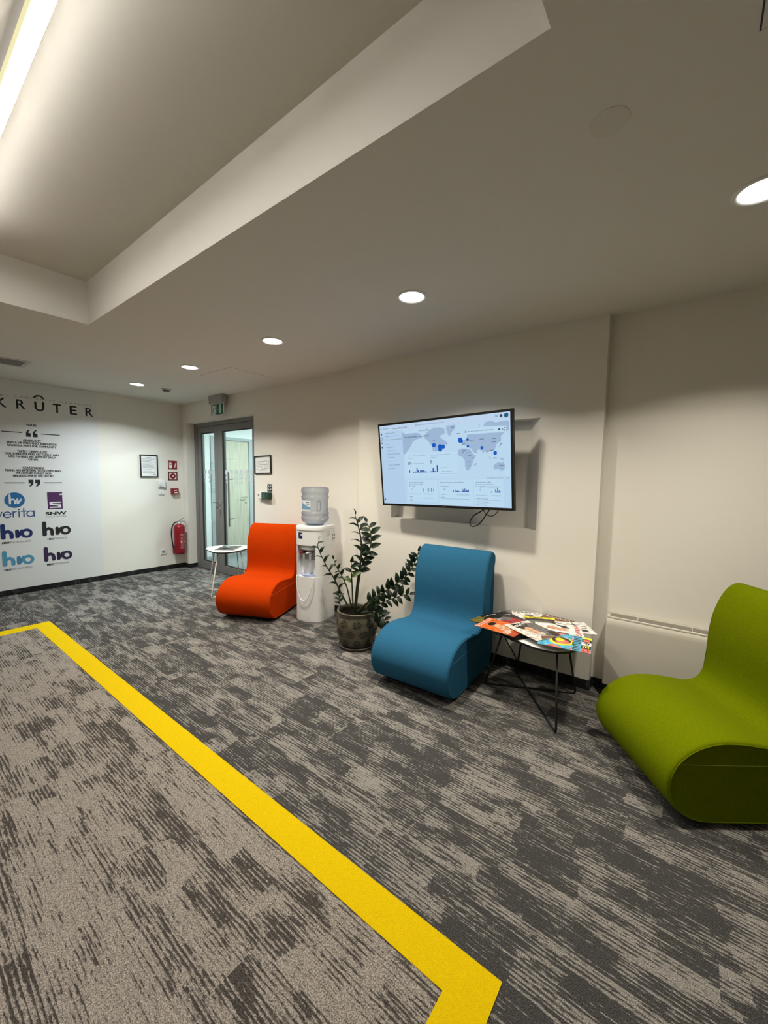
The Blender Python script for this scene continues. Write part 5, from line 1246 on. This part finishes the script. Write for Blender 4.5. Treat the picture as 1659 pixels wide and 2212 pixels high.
def m_bw(t, pl):
    P_(t, pl, ink('pale_cover', 205, 198, 188), rect(-0.104, 0.104, -0.14, 0.14)); P_(t, pl, I_gy, [(0.0, 0.10), (0.104, 0.10), (0.104, -0.14), (0.05, -0.14), (0.02, -0.02)], n0=0.0005); P_(t, pl, I_bk, [(0.05, -0.14), (0.104, -0.14), (0.104, -0.06), (0.07, -0.05)], n0=0.0007)
    P_(t, pl, I_bk, circ(-0.015, 0.055, 0.040, 12, 0.034), [(-0.055, 0.09), (-0.065, 0.06), (-0.035, 0.05)], [(0.02, 0.085), (0.045, 0.10), (0.03, 0.06)], [(-0.02, -0.01), (0.0, 0.0), (-0.005, -0.03)], n0=0.0009)
    P_(t, pl, I_skin, circ(-0.005, 0.02, 0.026, 16, 0.034), [(-0.03, -0.05), (0.02, -0.06), (0.015, 0.0), (-0.02, 0.0)], n0=0.0012)
    P_(t, pl, I_br, [(-0.06, -0.14), (0.05, -0.14), (0.03, -0.11), (-0.03, -0.10)], n0=0.0009)
    T_(t, pl, I_bk, 'MAG.', -0.06, 0.098, 0.034, 0.12, bold=0.01, n0=0.0015); T_(t, pl, I_bk, 'ITALIA', -0.02, -0.105, 0.024, 0.115, bold=0.0, n0=0.0015)
G = 'magazine on the black-legged side table'
magazine('magazine', 'dark magazine poking out under the orange-covered one at the table front', -0.895, 2.520, -28+90, 0.20, 0.26, zz(0), I_bk, m_under)
magazine('magazine', 'white magazine with the black title VANITY F at the back of the fan', -0.885, 2.835, 24, 0.21, 0.275, zz(2), I_wh, m_vanity)
magazine('magazine', 'dark grey magazine at the back left of the fan, beside the white VANITY F one', -0.985, 2.805, 34, 0.20, 0.27, zz(1), I_gy, m_grey)
magazine('magazine', 'black and olive magazine at the far left end of the fan', -1.035, 2.590, 80, 0.21, 0.27, zz(3), I_bk, m_gold)
magazine('magazine', 'sepia magazine with several faces at the back right of the fan', -0.725, 2.835, -8, 0.205, 0.27, zz(4), I_br, m_sepia)
magazine('magazine', 'black magazine with a red cross stroke on the left of the fan', -0.985, 2.690, 62, 0.21, 0.275, zz(5), I_bk, m_redx)
magazine('magazine', 'black and white line drawing magazine at the far right end of the fan', -0.610, 2.790, -58, 0.21, 0.28, zz(6), I_wh, m_manga)
magazine('magazine', 'magazine with a bright yellow strip in the middle of the fan', -0.765, 2.735, 25, 0.19, 0.20, zz(7), I_bk, m_yellow)
magazine('magazine', 'white magazine with red title letters on the right of the fan', -0.645, 2.690, -72, 0.20, 0.28, zz(8), I_wh, m_white)
magazine('magazine', 'orange magazine with a figure and white VANITY title, front left of the fan', -0.950, 2.490, 85, 0.20, 0.275, zz(9), I_or, m_orange)
magazine('magazine', 'colourful magazine with yellow and cyan rings at the front right of the fan', -0.560, 2.500, -81, 0.24, 0.28, zz(10), I_cy, m_colour)
magazine('magazine', 'pale magazine with a dark-haired figure lying on top of the fan', -0.768, 2.545, 63, 0.21, 0.285, zz(11.1), I_lg, m_bw)
def m_far(t, pl):
    P_(t, pl, I_bk, [(-0.10, -0.12), (0.02, -0.13), (0.05, -0.02), (-0.04, 0.02)], [(0.02, 0.02), (0.09, 0.0), (0.09, 0.12), (0.03, 0.11)]); P_(t, pl, I_wh, [(-0.06, 0.03), (0.0, 0.02), (0.02, 0.07), (-0.05, 0.08)], n0=0.0005); P_(t, pl, ink('steel_blue', 60, 85, 105), rect(-0.10, -0.03, 0.08, 0.135), n0=0.0005)
magazine('magazine', 'grey magazine lying on the white-legged side table', -4.545, 2.735, 38, 0.23, 0.30, TH2+0.0004, I_gy, m_far, 0.008, 'magazines on the white-legged side table')

# ---- loose black power cable on the floor behind the magazine table
t = tag(obj('power_cable', tube(B(), spline([(-1.13, 2.985, 0.34), (-1.11, 2.985, 0.24), (-1.03, 2.98, 0.12), (-0.965, 2.96, 0.02), (-1.0, 2.952, 0.007), (-1.10, 2.945, 0.007), (-1.22, 2.95, 0.007), (-1.30, 2.965, 0.007)], 8), 0.0042, 8), M_cable, smooth=True), 'thin black power cable hanging down the pillar behind the blue chair', 'cable')

# small prints made of marks too fine to pick apart stay joined
for o in bpy.data.objects:
    if o.type == 'MESH' and o.parent and (o.name.split('.')[0] in ('print', 'pictograms', 'marks', 'label_print', 'side_print', 'pin_hole', 'label_text', 'title', 'cover_print', 'screen_text', 'soft_text_image', 'link_text', 'icon_image', 'land_image', 'map_dot_image', 'bar_chart_image', 'rule_image', 'card_image', 'logo_image', 'badge', 'pictogram', 'running_man', 'subtitle_lettering', 'verita_lettering', 'outsourcing_lettering', 'snw_lettering', 'hro_caption', 'hro_caption_bold', 'hr_letters', 'white_window', 'hro_mark', 'arrow_symbol')):
        o['kind'] = 'stuff'
